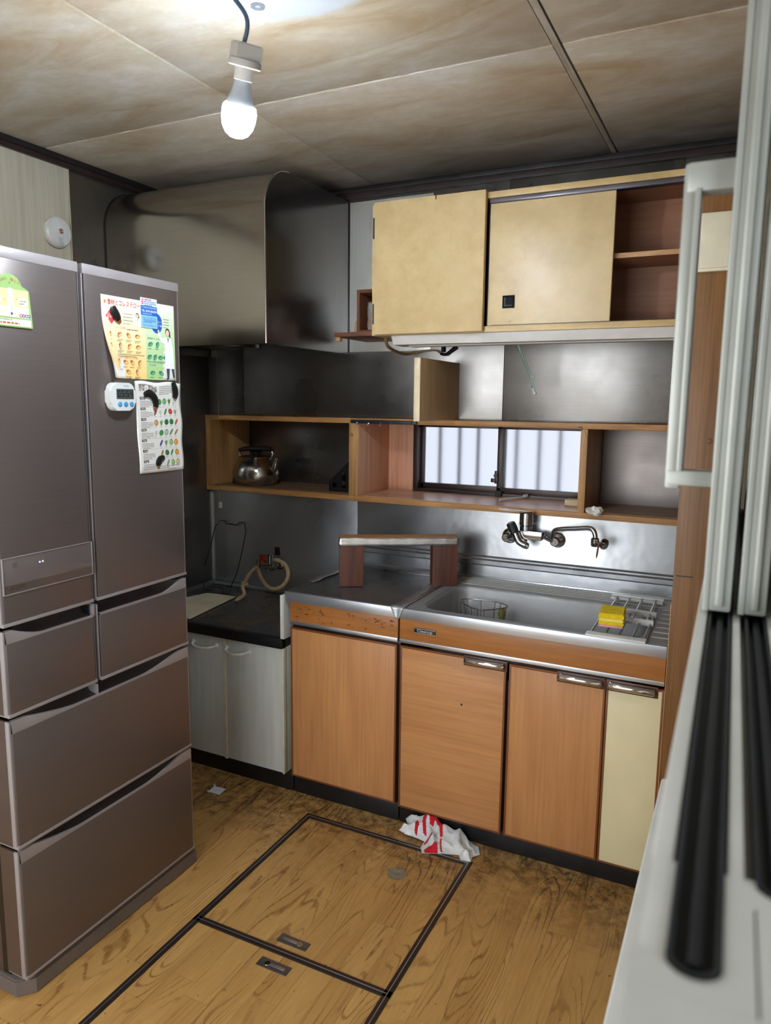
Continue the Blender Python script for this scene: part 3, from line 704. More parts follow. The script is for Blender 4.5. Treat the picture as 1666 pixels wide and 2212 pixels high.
def doctor(x, y, s, full):                                          # white-coated woman pointing, drawn flat
    hair, skin, coat, dark = (58, 40, 36), (238, 200, 178), (240, 242, 248), (60, 66, 90)
    ar.disc(x, y+.94*s, .068*s, .085*s, hair, 1); ar.disc(x-.006*s, y+.925*s, .05*s, .065*s, skin, 2); ar.poly([(x+.03*s, y+.97*s), (x+.075*s, y+.95*s), (x+.08*s, y+.84*s), (x+.045*s, y+.85*s)], hair, 1.5)
    b = .22*s if full else .60*s
    ar.poly([(x-.07*s, y+.83*s), (x+.09*s, y+.83*s), (x+.15*s, y+.60*s), (x+.16*s, y+b), (x-.10*s, y+b), (x-.09*s, y+.60*s)], coat, 1.6)
    ar.poly([(x-.07*s, y+.83*s), (x-.09*s, y+.70*s), (x-.22*s, y+.78*s), (x-.27*s, y+.92*s), (x-.23*s, y+.93*s), (x-.18*s, y+.83*s)], coat, 1.7); ar.disc(x-.255*s, y+.95*s, .022*s, .03*s, skin, 2)
    ar.poly([(x-.02*s, y+.83*s), (x+.035*s, y+.83*s), (x+.01*s, y+.73*s)], (120, 140, 170), 2)
    if full:
        ar.poly([(x-.06*s, y+.22*s), (x+.03*s, y+.22*s), (x-.0*s, y+.02*s), (x-.05*s, y+.02*s)], dark, 1.6); ar.poly([(x+.08*s, y+.22*s), (x+.15*s, y+.22*s), (x+.17*s, y+.04*s), (x+.12*s, y+.04*s)], dark, 1.6)
        ar.disc(x-.04*s, y+.012*s, .04*s, .014*s, (40, 36, 40), 1.8)
doctor(.124, .092, .082, False); doctor(.238, G(.01), .140, True)
ar.text('コレステロールを多く含む食材', .014, G(.612), .0078, (120, 80, 50), 1, width=.066).lines(.084, .142, G(.607), 1, .006, (130, 100, 70), .003)
def food(x, y, s, c1, c2, c3):
    a = random.uniform(0, 3)
    ar.disc(x, y, s, s*.62, c1, 1, 14, a); ar.disc(x+.0015, y-.001, s*.72, s*.42, c2, 1.3, 12, a); ar.disc(x-s*.35, y+s*.3, s*.34, s*.25, c3, 1.5, 10)
OR = ((196, 120, 56), (238, 190, 128), (150, 84, 48)); GN = ((52, 130, 100), (96, 170, 130), (30, 104, 96))
for row, xs in ((.50, (.027, .058, .090, .122)), (.365, (.028, .060, .092, .124)), (.165, (.030, .052, .076, .100, .128)), (.045, (.085, .118))):
    for x in xs: food(x, G(row)+.008, .0095, *OR); ar.lines(x-.010, x+.011, G(row)-.0055, 2 if row != .165 else 1, .0036, (110, 84, 56), .0018)
ar.lines(.046, .146, G(.295), 2, .0046, (120, 90, 60), .0022).text('コレステロールを増やす脂肪分を多く含む食材', .022, G(.25), .0062, (150, 60, 50), 1, width=.098).text('カロリーの高い食材', .022, G(.10), .0062, (150, 60, 50), 1, width=.042)
ar.disc(.196, G(.74), .022, .0275, (36, 92, 176), 1, 28).text('ロール', .197, G(.745), .0085, (235, 240, 250), 2).text('らす食材', .193, G(.70), .0075, (235, 240, 250), 2)
ar.lines(.222, .245, G(.80), 4, .0075, (100, 100, 100), .0022)
ar.text('食物繊維を多く含む食材', .158, G(.525), .0068, (40, 90, 70), 1, width=.052)
for row, xs in ((.43, (.170, .197)), (.265, (.166, .187, .208, .228)), (.06, (.176, .208))):
    for x in xs: food(x, G(row)+.006, .0098, *GN); ar.lines(x-.010, x+.010, G(row)-.007, 1, .004, (60, 90, 70), .002)
ar.text('コレステロールを減らす脂肪分を', .162, G(.215), .0062, (40, 80, 140), 1, width=.060).text('多く含む食材', .162, G(.18), .0062, (40, 80, 140), 1, width=.026)
ar.obj('poster_print', f1, p1)
MB().grid(lambda u, v: f1(.001+.005*u*(1-v), v*PHt*.5, 0)+Vector((.004*u, .008*(1-u)*(1-v), 0)), 4, 8).obj('curled_edge', plain('poster_back', C(214, 208, 216), .7), p1)
# poster two: vegetables and fruit
ya2, yb2, z02, z12 = -1.264, -1.086, 1.288, 1.541; W2, H2 = yb2-ya2, z12-z02
def f2(u, v, h):
    b = 1-v/H2
    return Vector((FX+.0015+.0018*(1+math.sin(v*40+u*20))*b+.00025*h, ya2+u+.006*b+.003*math.sin(v*55)*(u/W2), z02+v+.0022*math.sin(u*60)*(v/H2)-.004*(u/W2)*0))
p2 = poster('vegetable_chart', 'wavy white chart of vegetables and fruit under the food poster, held by black magnets', 'poster', ya2, yb2, z02, z12, M['paper'], f2)
ar = Art(); G = lambda y: y*H2
ar.text('野菜・果物編', .014, G(.895), .019, (92, 74, 66), 1, width=.068, bold=.0003).lines(.014, .088, G(.955), 1, .004, (120, 110, 104), .0028).lines(.092, .150, G(.945), 5, .0052, (130, 120, 114), .0024)
tags = ['500g', '200g', '100g', '50g', '30g', '10g', '5g']
VC = [[('d', 86, 150, 80), ('d', 120, 176, 110), ('l', 60, 120, 60), ('c', 214, 206, 180)], [('c', 150, 90, 60), ('l', 190, 200, 180), ('c', 60, 140, 70), ('d', 206, 60, 52), ('l', 160, 140, 110)],
      [('d', 206, 150, 80), ('l', 90, 150, 70), ('d', 40, 110, 60), ('d', 34, 130, 60), ('c', 206, 84, 50)], [('l', 190, 190, 180), ('d', 60, 140, 70), ('d', 170, 190, 170), ('c', 80, 150, 60), ('c', 170, 130, 40)],
      [('c', 70, 60, 140), ('l', 90, 150, 70), ('d', 150, 190, 140), ('d', 230, 150, 40)], [('c', 170, 120, 80), ('d', 60, 120, 60), ('c', 70, 150, 60), ('d', 236, 150, 40)], [('c', 130, 160, 140), ('d', 150, 190, 110), ('d', 200, 200, 140)]]
for k in range(7):
    y = G(.80-.115*k)
    ar.rect(.016, y, .035, y+.0075, (70, 60, 58), 1).text(tags[k], .0185, y+.0014, .0072, (240, 238, 232), 2, width=.013)
    ar.lines(.016, .062, y-.006, 4, .0042, (130, 120, 116), .0020); ar.rect(.016, y-.0205, .158, y-.0200, (150, 146, 140), 1)
    n = len(VC[k])
    for j, (sh, *c) in enumerate(VC[k]):
        x = .152-(n-1-j)*.0200; yy = y-.004; c = tuple(c); dk = tuple(int(v*.68) for v in c)
        if sh == 'd': ar.disc(x, yy, .0082, .0082, dk, 1, 18).disc(x-.0007, yy+.0007, .0068, .0068, c, 1.4, 16).disc(x, yy+.007, .0028, .0018, (60, 110, 60), 1.6, 8)
        elif sh == 'c': ar.disc(x, yy, .0105, .0036, dk, 1, 16, 1.0).disc(x, yy, .0085, .0026, c, 1.4, 14, 1.0)
        else: ar.poly([(x-.002, yy-.009), (x+.001, yy-.009), (x+.008, yy+.008), (x+.002, yy+.003), (x-.001, yy+.009), (x-.004, yy+.002), (x-.008, yy+.006)], c, 1)
        ar.lines(x-.006, x+.006, yy-.0125, 1, .004, (140, 130, 124), .0016)
ar.lines(.012, .16, G(.055), 2, .005, (120, 116, 120), .002).lines(.110, .16, G(.02), 1, .004, (120, 116, 120), .002).rect(.158, G(.08), .1586, G(.80), (120, 116, 112), 1)
ar.obj('chart_print', f2, p2)
# blue telephone card
yc0, yc1, zc0, zc1 = P(303, 700, 'x', FX).y, P(338, 700, 'x', FX).y, P(322, 709, 'x', FX).z, P(320, 645, 'x', FX).z
bcd = thing('phone_card', 'small blue and white card of telephone numbers on top of the food poster', 'card', (FX, (yc0+yc1)/2, zc0))
cw, ch = yc1-yc0, zc1-zc0
MB().box(FX+.002, FX+.0036, yc0, yc1, zc0, zc1, bev=.0006).obj('card_sheet', plain('card_white', C(206, 224, 240), .4), bcd)
ar = Art(); ar.rect(0, ch*.42, cw, ch*.74, (24, 96, 180)).rect(0, 0, cw, ch*.42, (132, 190, 232)).rect(0, ch*.74, cw, ch, (208, 224, 242))
ar.text('ガス漏れ等 緊急時電話', .003, ch*.655, .006, (190, 214, 240), 1, width=cw-.006).text('TEL 0570-002299', .003, ch*.53, .008, (235, 242, 250), 1, width=cw-.006, bold=.0003)
ar.lines(.006, cw-.006, ch*.46, 1, .003, (180, 206, 236), .0022).text('TEL 0120-609-103', .006, ch*.31, .0062, (30, 70, 120), 1, width=cw-.012).lines(.008, cw-.006, ch*.26, 3, .0034, (60, 100, 150), .002).text('TEL 0120-666-113', .006, ch*.06, .0062, (30, 70, 120), 1, width=cw-.012)
ar.lines(.004, cw*.9, ch*.92, 1, .004, (214, 70, 130), .0036).rect(.003, ch*.77, .010, ch*.90, (222, 110, 160), 1).lines(.012, cw-.004, ch*.86, 3, .0048, (70, 90, 150), .0024)
ar.obj('card_print', lambda u, v, h: Vector((FX+.0039+.0002*h, yc0+u, zc0+v)), bcd)
# kitchen timer
ty0, ty1, tz0, tz1 = -1.369, -1.281, 1.462, 1.535
tm = thing('kitchen_timer', 'white square kitchen timer with grey display and three blue buttons on the fridge door', 'timer', (FX, -1.325, tz0))
tp0 = []
for cy_, cz_, a0 in ((ty1-.022, tz1-.022, 0), (ty0+.022, tz1-.022, 90), (ty0+.022, tz0+.022, 180), (ty1-.022, tz0+.022, 270)):
    for k in range(9): a = math.radians(a0+k*11.25); tp0.append((FX+.001, cy_+.022*math.cos(a), cz_+.022*math.sin(a)))
MB().prism(tp0, (.021, 0, 0), .004).obj('case', M['white'], tm)
MB().box(FX+.0205, FX+.0228, ty0+.020, ty1-.008, tz0+.030, tz1-.016, bev=.002).obj('display', M['lcd'], tm)
for k in range(3):
    y = ty0+.031+k*.0205
    MB().lathe([(.0072, 0), (.0072, .0015), (.005, .003), (0, .0034)], (FX+.021, y, tz0+.0165), (1, 0, 0), 20).obj('button', M['blue'], tm)
ar = Art(); SEG = {'0': 'abcdef', '5': 'acdfg', '4': 'bcfg'}
def digit(ch, x, y, w, h, c):
    t = .0027; g = {'a': (x, y+h-t, x+w, y+h), 'd': (x, y, x+w, y+t), 'g': (x, y+h/2-t/2, x+w, y+h/2+t/2), 'b': (x+w-t, y+h/2, x+w, y+h), 'c': (x+w-t, y, x+w, y+h/2), 'f': (x, y+h/2, x+t, y+h), 'e': (x, y, x+t, y+h/2)}
    for s_ in SEG[ch]: ar.rect(*g[s_], c)
for ch_, x in zip('0554', (.0235, .0375, .0525, .0655)): digit(ch_, x, .036, .0095, .0175, (22, 26, 24))
ar.rect(.0492, .043, .0508, .0446, (22, 26, 24)).rect(.0492, .0475, .0508, .049, (22, 26, 24))
ar.text('TANITA', .043, .0625, .0062, (36, 110, 176), 1, width=.019)
ar.obj('timer_print', lambda u, v, h: Vector((FX+.0232+.0001*h, ty0+u, tz0+v)), tm)
for k, s_ in enumerate('分秒'): pass
# banana-shaped black magnets
def magnet(label, pts, rad, tip=1):
    pp = [P(x, y, 'x', FX+.006) for x, y in pts]
    r = thing('banana_magnet', label, 'magnet', (FX, sum(p.y for p in pp)/len(pp), min(p.z for p in pp)), 'black banana-shaped magnets on the fridge')
    n = len(pp); rr = [rad*(.62 if i in (0,) else .72 if i == n-1 else 1) for i in range(n)]
    MB().tube(pp, rr, 10, 6, flat=.42).obj('magnet_body', M['black'], r)
    e = pp[-1]; dr = (pp[-1]-pp[-2]).normalized()
    if tip: MB().tube([e-dr*.002, e+dr*.006, e+dr*.010], [rad*.66, rad*.5, rad*.12], 8, 3, flat=.4).obj('torn_tip', M['brass'], r)
magnet('black banana-shaped magnet over the red diamond of the food poster', [(244, 661), (247, 672), (252, 682), (257, 691)], .0125)
magnet('black banana-shaped magnet at the top right corner of the vegetable chart', [(374, 826), (378, 840), (379, 851), (377, 860)], .0115, 0)
magnet('arched black banana-shaped magnet below the heading of the vegetable chart', [(312, 853), (322, 850), (332, 857), (337, 870), (336, 880)], .0115)
magnet('black banana-shaped magnet at the foot of the vegetable chart', [(355, 988), (347, 992), (343, 1000), (343, 1006)], .011)
# thermometer plaque (its cartoon animals are left out)
pb = P(30, 707, 'x', FX).z; pt = P(30, 622, 'x', FX).z; yr = P(63, 660, 'x', FX).y; ylft = -1.697; ct = P(12, 590, 'x', FX); yc = P(16, 600, 'x', FX).y
th = thing('thermometer_plaque', 'green arched plaque with a white thermometer strip on the left fridge door', 'thermometer', (FX, yc, pb))
sh = [(FX+.001, ylft, pb), (FX+.001, yr+.003, pb), (FX+.001, yr+.003, pb+.004), (FX+.001, yr-.002, pt-.004), (FX+.001, yr-.010, pt)]
for k in range(9):
    a = math.pi*k/8*1.0; sh.append((FX+.001, yc+.030*math.cos(a), pt+.004+(ct.z-pt-.004)*math.sin(a)))
sh += [(FX+.001, 2*yc-yr+.012, pt)] if 2*yc-yr+.012 > ylft else []
sh += [(FX+.001, ylft, pt)]
MB().prism(sh, (.004, 0, 0), .001).obj('plaque', plain('green_plaque', C(150, 184, 112), .4, var=.04), th)
ar = Art(); wq = yr-ylft; hq = pt-pb
ar.rect(.003, .022, wq-.006, hq-.004, (214, 206, 150)).rect(.003, .022, wq-.006, .045, (222, 230, 190), .5).rect(.003, .0035, wq-.002, .018, (236, 232, 200)).text('Let\'s', yc-ylft-.022, hq+.009, .0095, (150, 90, 50), 1, rot=.42).text('省エネ', yc-ylft+.001, hq+.0155, .0085, (190, 80, 50), 1, rot=-.36)
ar.disc(yc-ylft, hq+.009, .0015, .0015, (70, 70, 60), 1)
ar.disc(wq-.020, hq-.030, .0135, .0095, (244, 238, 204), 1, 20).lines(wq-.030, wq-.011, hq-.029, 2, .006, (130, 120, 70), .0022)
ar.disc(.030, hq-.028, .0135, .0095, (244, 238, 204), 1, 20).lines(.020, .038, hq-.028, 2, .006, (120, 140, 90), .0022)
for x, c in ((wq-.027, (206, 70, 80)), (wq-.020, (60, 110, 190)), (wq-.013, (206, 80, 96)), (wq-.007, (60, 110, 190))): ar.disc(x, .027, .0045, .004, c, 1.2, 12).disc(x, .027, .002, .0018, (246, 226, 226), 1.5, 8)
ar.lines(.02, wq-.030, .0145, 1, .004, (70, 110, 80), .0022).lines(.02, wq-.004, .0065, 1, .004, (190, 80, 50), .004).text('20', yc-ylft-.018, .056, .006, (190, 90, 60), 1).text('28', yc-ylft+.012, .060, .006, (190, 90, 60), 1)
ar.obj('plaque_print', lambda u, v, h: Vector((FX+.0053+.0002*h, ylft+u, pb+v)), th)
MB().box(FX+.005, FX+.0068, yc-.0055, yc+.0055, pb+.021, pt-.002, bev=.0004).obj('thermometer_strip', M['white'], th)
ar = Art(); ar.rect(.0050, .010, .0062, .070, (190, 190, 186)).disc(.0056, .008, .0026, .003, (110, 36, 30), 1)
for k in range(10): ar.rect(.002, .016+k*.0058, .0042, .0166+k*.0058, (110, 110, 108)).rect(.007, .016+k*.0058, .0092, .0166+k*.0058, (110, 110, 108))
ar.obj('scale_print', lambda u, v, h: Vector((FX+.0072+.0001*h, yc-.0056+u, pb+.021+v)), th)
# smoke alarm on the left wall
sa = thing('smoke_alarm', 'round white smoke alarm on the beige wallpaper above the fridge', 'smoke alarm', (0, -.827, 2.03))
c0 = Vector((0, -.832, 2.082)); R0 = .053
MB().lathe([(R0-.006, 0), (R0-.006, .012)], c0, (1, 0, 0), 40).obj('base_plate', M['cream'], sa)
MB().lathe([(R0-.004, .010), (R0, .014), (R0, .026), (R0-.006, .033), (.012, .037), (.011, .035), (0, .035)], c0, (1, 0, 0), 48).obj('cover', M['white'], sa)
MB().lathe([(0, .037), (.011, .036), (.012, .034)], c0+Vector((0, .001, -.021)), (1, 0, 0), 24).obj('test_button', plain('pale_grey_button', C(186, 192, 196), .4), sa)
g = MB()
for k in range(6):
    a = k*math.pi/3; g.box(.034, .0405, -.0012, .0012, .003, .009, M=Matrix.Translation(c0+Vector((0, .001, .002))) @ Matrix.Rotation(a, 4, 'X'))
g.obj('sensor_cage', M['brass'], sa)
ar = Art().text('住警器', -.012, -.043, .006, (120, 116, 110)).text('けむり式', -.010, .038, .005, (150, 146, 140))
ar.obj('alarm_print', lambda u, v, h: Vector((.0352, c0.y+u, c0.z+v)), sa)

# ================================================================= RANGE HOOD
hdx, hy, hz = .754, -.595, 1.692
hr = thing('range_hood', 'large stainless range hood with a rounded top in the left corner above the stove', 'range hood', (.38, -.3, hz))
prof = [(-.595, hz), (-.595, 2.15)]
for k in range(1, 13): a = math.pi/2*k/12; prof.append((-.595+.150*(1-math.cos(a)), 2.15+.150*math.sin(a)))
prof += [(-.004, 2.306)]
h = MB(); A = h.ring([(.004, y, z) for y, z in prof]); B = h.ring([(hdx-.004, y, z) for y, z in prof]); h.bridge(A, B, False)
h.obj('front_sheet', M['hood_steel'], hr, angle=50)
h = MB(); pts = [(hdx, y, z) for y, z in prof]+[(hdx, -.004, hz)]
h.prism(pts, (-.004, 0, 0)); h.obj('side_sheet', M['hood_side'], hr, angle=20)
MB().tube([(hdx-.001, y-.002 if z < 2.2 else y-.001, z+.001) for y, z in prof[:-1]], .0036, 8).obj('edge_bead', M['hood_steel'], hr)
MB().tube([(.004, y-.001, z) for y, z in prof[:-1]], .0025, 8).obj('wall_bead', M['black'], hr)
MB().box(.006, hdx-.006, -.590, -.582, hz-.001, hz+.03).box(hdx-.014, hdx-.006, -.590, -.004, hz-.001, hz+.03).box(.006, .014, -.590, -.004, hz-.001, hz+.03).obj('lower_flange', M['dark_chrome'], hr)
MB().box(.014, hdx-.014, -.582, -.006, hz+.05, hz+.06).obj('grease_filter', M['black'], hr)
fan = MB().cyl((.36, -.30, hz+.012), (.36, -.30, hz+.05), .13, seg=32).obj('fan_housing', M['dark_chrome'], hr)
tp = P(470, 766, 'y', -.12); bt = P(476, 1085, 'y', -.12)
pc = thing('pull_cord', 'thin hood pull cord ending in a small white tag', 'cord', bt)
MB().tube([(bt.x, -.12, hz+.052), (bt.x, -.12, bt.z)], .0011, 6).obj('string', M['tan_cable'], pc)
MB().box(bt.x-.007, bt.x+.007, -.125, -.115, bt.z-.026, bt.z, bev=.002).obj('tag_weight', M['white'], pc)

# ================================================================= WALL CABINET
KY = -.38; wc = thing('wall_cabinet', 'cream wall cabinet with a hinged door, a half-open sliding door and an inner shelf', 'cabinet', (1.6, -.19, 1.728))
kx0, kx1, kz0, kz1 = 1.058, 2.134, 1.727, 2.172
BX('side_panel', M['cream_edge'], wc, kx0, kx0+.018, KY, -.002, kz0, kz1); BX('side_panel', M['cab_in'], wc, kx1-.018, kx1, KY, -.002, kz0, kz1)
BX('top_panel', M['cream_edge'], wc, kx0+.018, kx1-.018, KY, -.002, kz1-.020, kz1); BX('bottom_panel', M['cream_edge'], wc, kx0+.018, kx1-.018, KY, -.002, kz0, kz0+.020)
BX('back_panel', M['cab_in'], wc, kx0+.018, kx1-.018, -.142, -.132, kz0+.02, kz1-.02)
BX('partition', M['darkwood'], wc, 1.482, 1.487, KY+.012, -.142, kz0+.02, kz1-.02)
sh = BX('inner_shelf', M['cab_in'], wc, 1.498, kx1-.018, -.335, -.142, 1.942, 1.956); BX('shelf_edge', M['shelf_edge'], sh, 1.498, kx1-.018, -.338, -.335, 1.942, 1.957, bev=.001)
BX('lining', M['cab_in'], wc, 1.498, kx1-.018, KY+.04, -.014, kz0+.0205, kz0+.022, bev=0); BX('lining', M['cab_in'], wc, 1.498, kx1-.018, KY+.04, -.014, kz1-.0225, kz1-.0205, bev=0)
hdr = BX('hinged_door', M['cream_door_dull'], wc, 1.076, 1.480, KY-.022, KY-.002, kz0+.002, kz1+.003, bev=.002)
for zz in (2.09, 1.80):
    MB().cyl((1.0745, KY-.019, zz-.035), (1.0745, KY-.019, zz+.035), .0042, bev=.001).obj('hinge', M['black'], hdr)
q = P(942, 430, 'y', KY-.022); MB().box(q.x-.002, q.x+.002, KY-.0228, KY-.021, kz1-.010, kz1+.002).obj('nick', M['black'], hdr, smooth=False)
sd = BX('sliding_door', M['cream_door'], wc, 1.487, 1.884, KY+.010, KY+.026, kz0+.022, kz1-.036, bev=.0015)
q = P(1099, 652, 'y', KY+.010)
pm = MB(); w_ = .0205; pm.box(q.x-w_, q.x+w_, KY+.0065, KY+.010, q.z-w_, q.z+w_, bev=.001); o = pm.obj('finger_pull', M['matte_black'], sd)
MB().box(q.x-.013, q.x+.013, KY+.0058, KY+.0068, q.z-.013, q.z+.013).obj('pull_cup', M['matte_black'], o, smooth=False)
MB().box(q.x-.013, q.x+.013, KY+.0045, KY+.007, q.z-.013, q.z-.0105).box(q.x-.013, q.x-.0105, KY+.0045, KY+.007, q.z-.013, q.z+.013).obj('pull_rim', M['fridge_dark'], o)
BX('upper_track', M['navy'], wc, 1.486, kx1-.018, KY+.004, KY+.034, kz1-.036, kz1-.020, bev=.002)
MB().box(1.486, kx1-.018, KY+.0015, KY+.0045, kz1-.034, kz1-.022, bev=.001).obj('track_face', plain('grey_track', C(112, 106, 112), .3, .6), wc)
BX('lower_track', M['darkwood'], wc, 1.500, kx1-.018, KY+.006, KY+.032, kz0+.020, kz0+.0225, bev=0)
# strip light under the cabinet
fx = thing('strip_light', 'long white strip light fixture under the cream wall cabinet', 'light fixture', (1.6, -.33, 1.69))
a = P(843, 744, 'y', KY)
MB().prism([(a.x, KY+.004, kz0-.001), (a.x+.010, KY+.004, 1.694), (a.x+.010, KY+.085, 1.692), (a.x, KY+.090, kz0-.001)], (kx1-a.x-.012, 0, 0), .002).obj('housing', M['fixture'], fx)
MB().box(a.x+.06, kx1-.03, KY+.03, KY+.07, 1.688, 1.693, bev=.001).obj('diffuser', M['fixture'], fx)
MB().box(a.x, kx1-.012, KY+.090, -.03, 1.716, 1.726).obj('back_plate', M['darkwood'], fx)
cbw = [P(1118, 738, 'y', -.27), P(1126, 762, 'y', -.24), P(1138, 790, 'y', -.20), P(1147, 815, 'y', -.17)]
gw = thing('hanging_wire', 'cut pale green twin wire with a white connector dangling below the strip light', 'wire', (cbw[-1].x, -.17, cbw[-1].z-.06))
e1 = P(1152, 838, 'y', -.165)
MB().tube([cbw[0]+Vector((-.002, 0, .008))]+cbw+[P(1149.5, 828, 'y', -.168), e1+Vector((.003, 0, 0))], .0028, 8, 4).obj('white_core', M['wirewhite'], gw)
MB().tube([v+Vector((-.0040, .004, -.001)) for v in [cbw[0]+Vector((-.002, 0, .008))]+cbw]+[P(1148, 828, 'y', -.165), e1+Vector((-.004, 0, 0))], .0018, 8, 4).obj('green_core', M['wiregreen'], gw)
MB().tube([P(1149, 814, 'y', -.172), P(1154, 815, 'y', -.172)], .003, 8).obj('tie', M['white'], gw)
e2 = P(1155, 848, 'y', -.16); MB().tube([e1, e2], [.006, .006], 6).box(e2.x-.004, e2.x+.006, -.166, -.156, e2.z-.006, e2.z+.002, bev=.001).obj('connector', M['white'], gw)
cp = [P(833, 728, 'y', -.30), P(838, 748, 'y', -.26), P(858, 760, 'y', -.16), P(880, 765, 'y', -.06), P(910, 759, 'y', -.02), P(940, 757, 'y', -.02), P(952, 764, 'y', -.02)]
cv = thing('light_cable', 'tan cable looping from the strip light to a black clip on the stainless wall', 'cable', (cp[3].x, -.1, cp[3].z-.02))
MB().tube(cp, [.0062]*4+[.004, .003, .003], 8, 6).obj('cable_sheath', M['tan_cable'], cv)
q = P(957, 755, 'y', -.012)
MB().tube([q+Vector((0, 0, .028)), q+Vector((0, 0, -.010))], .007, 8).tube([P(952, 764, 'y', -.02), P(962, 766, 'y', -.02), P(972, 760, 'y', -.015), P(985, 750, 'y', -.012)], [.005, .006, .006, .009], 8, 4).obj('clip', M['black'], cv)
# ---- little shelf left of the wall cabinet
ss = thing('wall_shelf', 'narrow reddish brown wall shelf squeezed between the range hood and the cream wall cabinet', 'shelf', (.93, -.14, 1.735))
lx = P(722, 729, 'y', -.27).x; zt = P(790, 722, 'y', -.27).z
BX('shelf_board', M['redwood'], ss, lx, 1.056, -.27, -.004, zt-.006, zt+.010); BX('end_block', M['shelf_edge'], ss, lx+.002, lx+.020, -.262, -.24, zt-.022, zt-.006)
zs = zt+.010
a = P(771, 626, 'y', -.235); 
bx = thing('spice_box', 'small open reddish brown box on the narrow wall shelf beside the cream cabinet', 'box', (1.0, -.17, zs))
BX('side_board', M['redwood_v'], bx, a.x, a.x+.012, -.235, -.02, zs, a.z); BX('side_board', M['redwood_v'], bx, 1.042, 1.054, -.235, -.02, zs, a.z)
BX('top_board', M['redwood'], bx, a.x+.012, 1.042, -.235, -.02, a.z-.013, a.z); BX('bottom_board', M['redwood'], bx, a.x+.012, 1.042, -.235, -.02, zs, zs+.010); BX('back_board', M['redwood_v'], bx, a.x+.012, 1.042, -.028, -.02, zs+.01, a.z-.013)
pk = thing('wrapped_packet', 'brown packet in crinkled clear wrap standing in the small reddish brown box', 'packet', (1.0, -.17, zs+.010))
BX('contents', plain('brown_contents', C(150, 96, 48), .6, var=.3), pk, .955, 1.032, -.214, -.15, zs+.010, zs+.075, bev=.006)
def crk(u, v):
    a = 2*math.pi*u; k = 1+.10*noise.noise(Vector((math.cos(a)*3, math.sin(a)*3, v*9)))
    rx, ry = .044, .038; ex = abs(math.cos(a))**.5*math.copysign(1, math.cos(a)); ey = abs(math.sin(a))**.5*math.copysign(1, math.sin(a))
    return Vector((.993+rx*ex*k, -.182+ry*ey*k, zs+.0105+.104*v))
MB().grid(crk, 40, 14).obj('clear_wrap', M['glassjar'], pk, angle=25)
ot = thing('glass_bottle', 'slim clear bottle at the back of the small reddish brown box', 'bottle', (1.015, -.07, zs+.010))
MB().lathe([(0, 0), (.017, 0), (.018, .004), (.018, .095), (.010, .112), (.010, .122), (0, .122)], (1.012, -.075, zs+.010), seg=20).obj('bottle_body', M['glassjar'], ot); MB().cyl((1.012, -.075, zs+.132), (1.012, -.075, zs+.144), .0115, seg=20, bev=.002).obj('cap', M['white'], ot)
a1 = P(765, 718, 'y', -.2)
tg = MB().prism([(a1.x, -.20, zs), (a1.x+.020, -.20, zs), (a1.x+.022, -.20, zs+.038), (a1.x+.012, -.20, zs+.052), (a1.x+.003, -.20, zs+.046)], (0, .012, 0), .001).obj('wooden_tag', M['ply'])
tag(tg, 'little pale wooden tag standing on the narrow shelf left of the small brown box', 'tag')

# ================================================================= PINE NICHE SHELF IN THE BACK WALL
SY, SB, ZB0, ZB1, ZT0, ZT1 = -.034, .274, 1.072, 1.094, 1.403, 1.425
ns = thing('niche_shelf', 'long pine shelf frame built into the back wall round the frosted window, three open compartments', 'shelf', (1.1, .1, ZB0))
BX('bottom_board', M['shelf_wood'], ns, .001, .797, SY, SB, ZB0, ZB1); BX('bottom_board', M['shelf_wood'], ns, .7975, 2.134, SY, SB, ZB0, ZB1)
BX('top_board', M['shelf_wood'], ns, .001, .776, SY, SB, ZT0, ZT1); BX('top_board', M['shelf_wood'], ns, .7765, 2.134, SY, SB, ZT0, ZT1)
BX('grey_liner', M['grey_plank'], ns, .03, .772, SY+.03, SB, ZB1, ZB1+.0015, bev=0); BX('grey_liner', M['grey_plank'], ns, 1.775, 2.13, SY+.03, SB, ZB1, ZB1+.0015, bev=0)
BX('sill_liner', M['sill_wood'], ns, .822, 1.744, SY+.012, .262, ZB1, ZB1+.0015, bev=0)
BX('upright', M['shelf_wood_v'], ns, .001, .028, SY, SB, ZB1, ZT0); BX('upright', M['shelf_wood_v'], ns, .774, .797, SY, SB, ZB1, ZT0)
BX('upright', M['niche_wood'], ns, .7975, .820, SY+.002, SB, ZB1, ZT0); BX('upright_face', M['shelf_wood_v'], ns, .7975, .8195, SY-.0005, SY+.003, ZB1, ZT0, bev=.001)
BX('upright', M['shelf_wood_v'], ns, 1.746, 1.772, SY, SB, ZB1, ZT0); BX('jamb_board', M['niche_wood'], ns, .820, .943, .262, SB, ZB1, ZT0)
q = P(760, 939, 'y', SY); MB().lathe([(.0035, 0), (.0055, .0006), (.007, 0)], q, (0, -1, 0), 20).obj('knot', M['brownpl'], ns)
q = P(1256, 922, 'y', SY-.001)
MB().box(q.x-.012, q.x+.004, SY-.001, SY+.001, q.z-.003, q.z).box(q.x+.001, q.x+.004, SY-.001, SY+.001, q.z-.014, q.z).obj('split', M['darkwood'], ns, smooth=False)
MB().tube([P(1262, 930, 'y', SY-.001), P(1266, 940, 'y', SY-.001), P(1269, 948, 'y', SY-.001)], [.004, .003, .004], 6, 4, flat=.3).obj('resin_drip', plain('amber_resin', C(196, 148, 40), .25), ns)
db = thing('divider_board', 'upright pale plywood board standing on the niche shelf against the stainless wall', 'board', (1.245, -.2, ZT1))
a, b = P(895, 769, 'y', -.385), P(910, 909, 'y', -.385)
MB().box(1.230, 1.254, -.385, -.002, ZT1+.001, 1.648, bev=.002).obj('board', M['ply'], db)
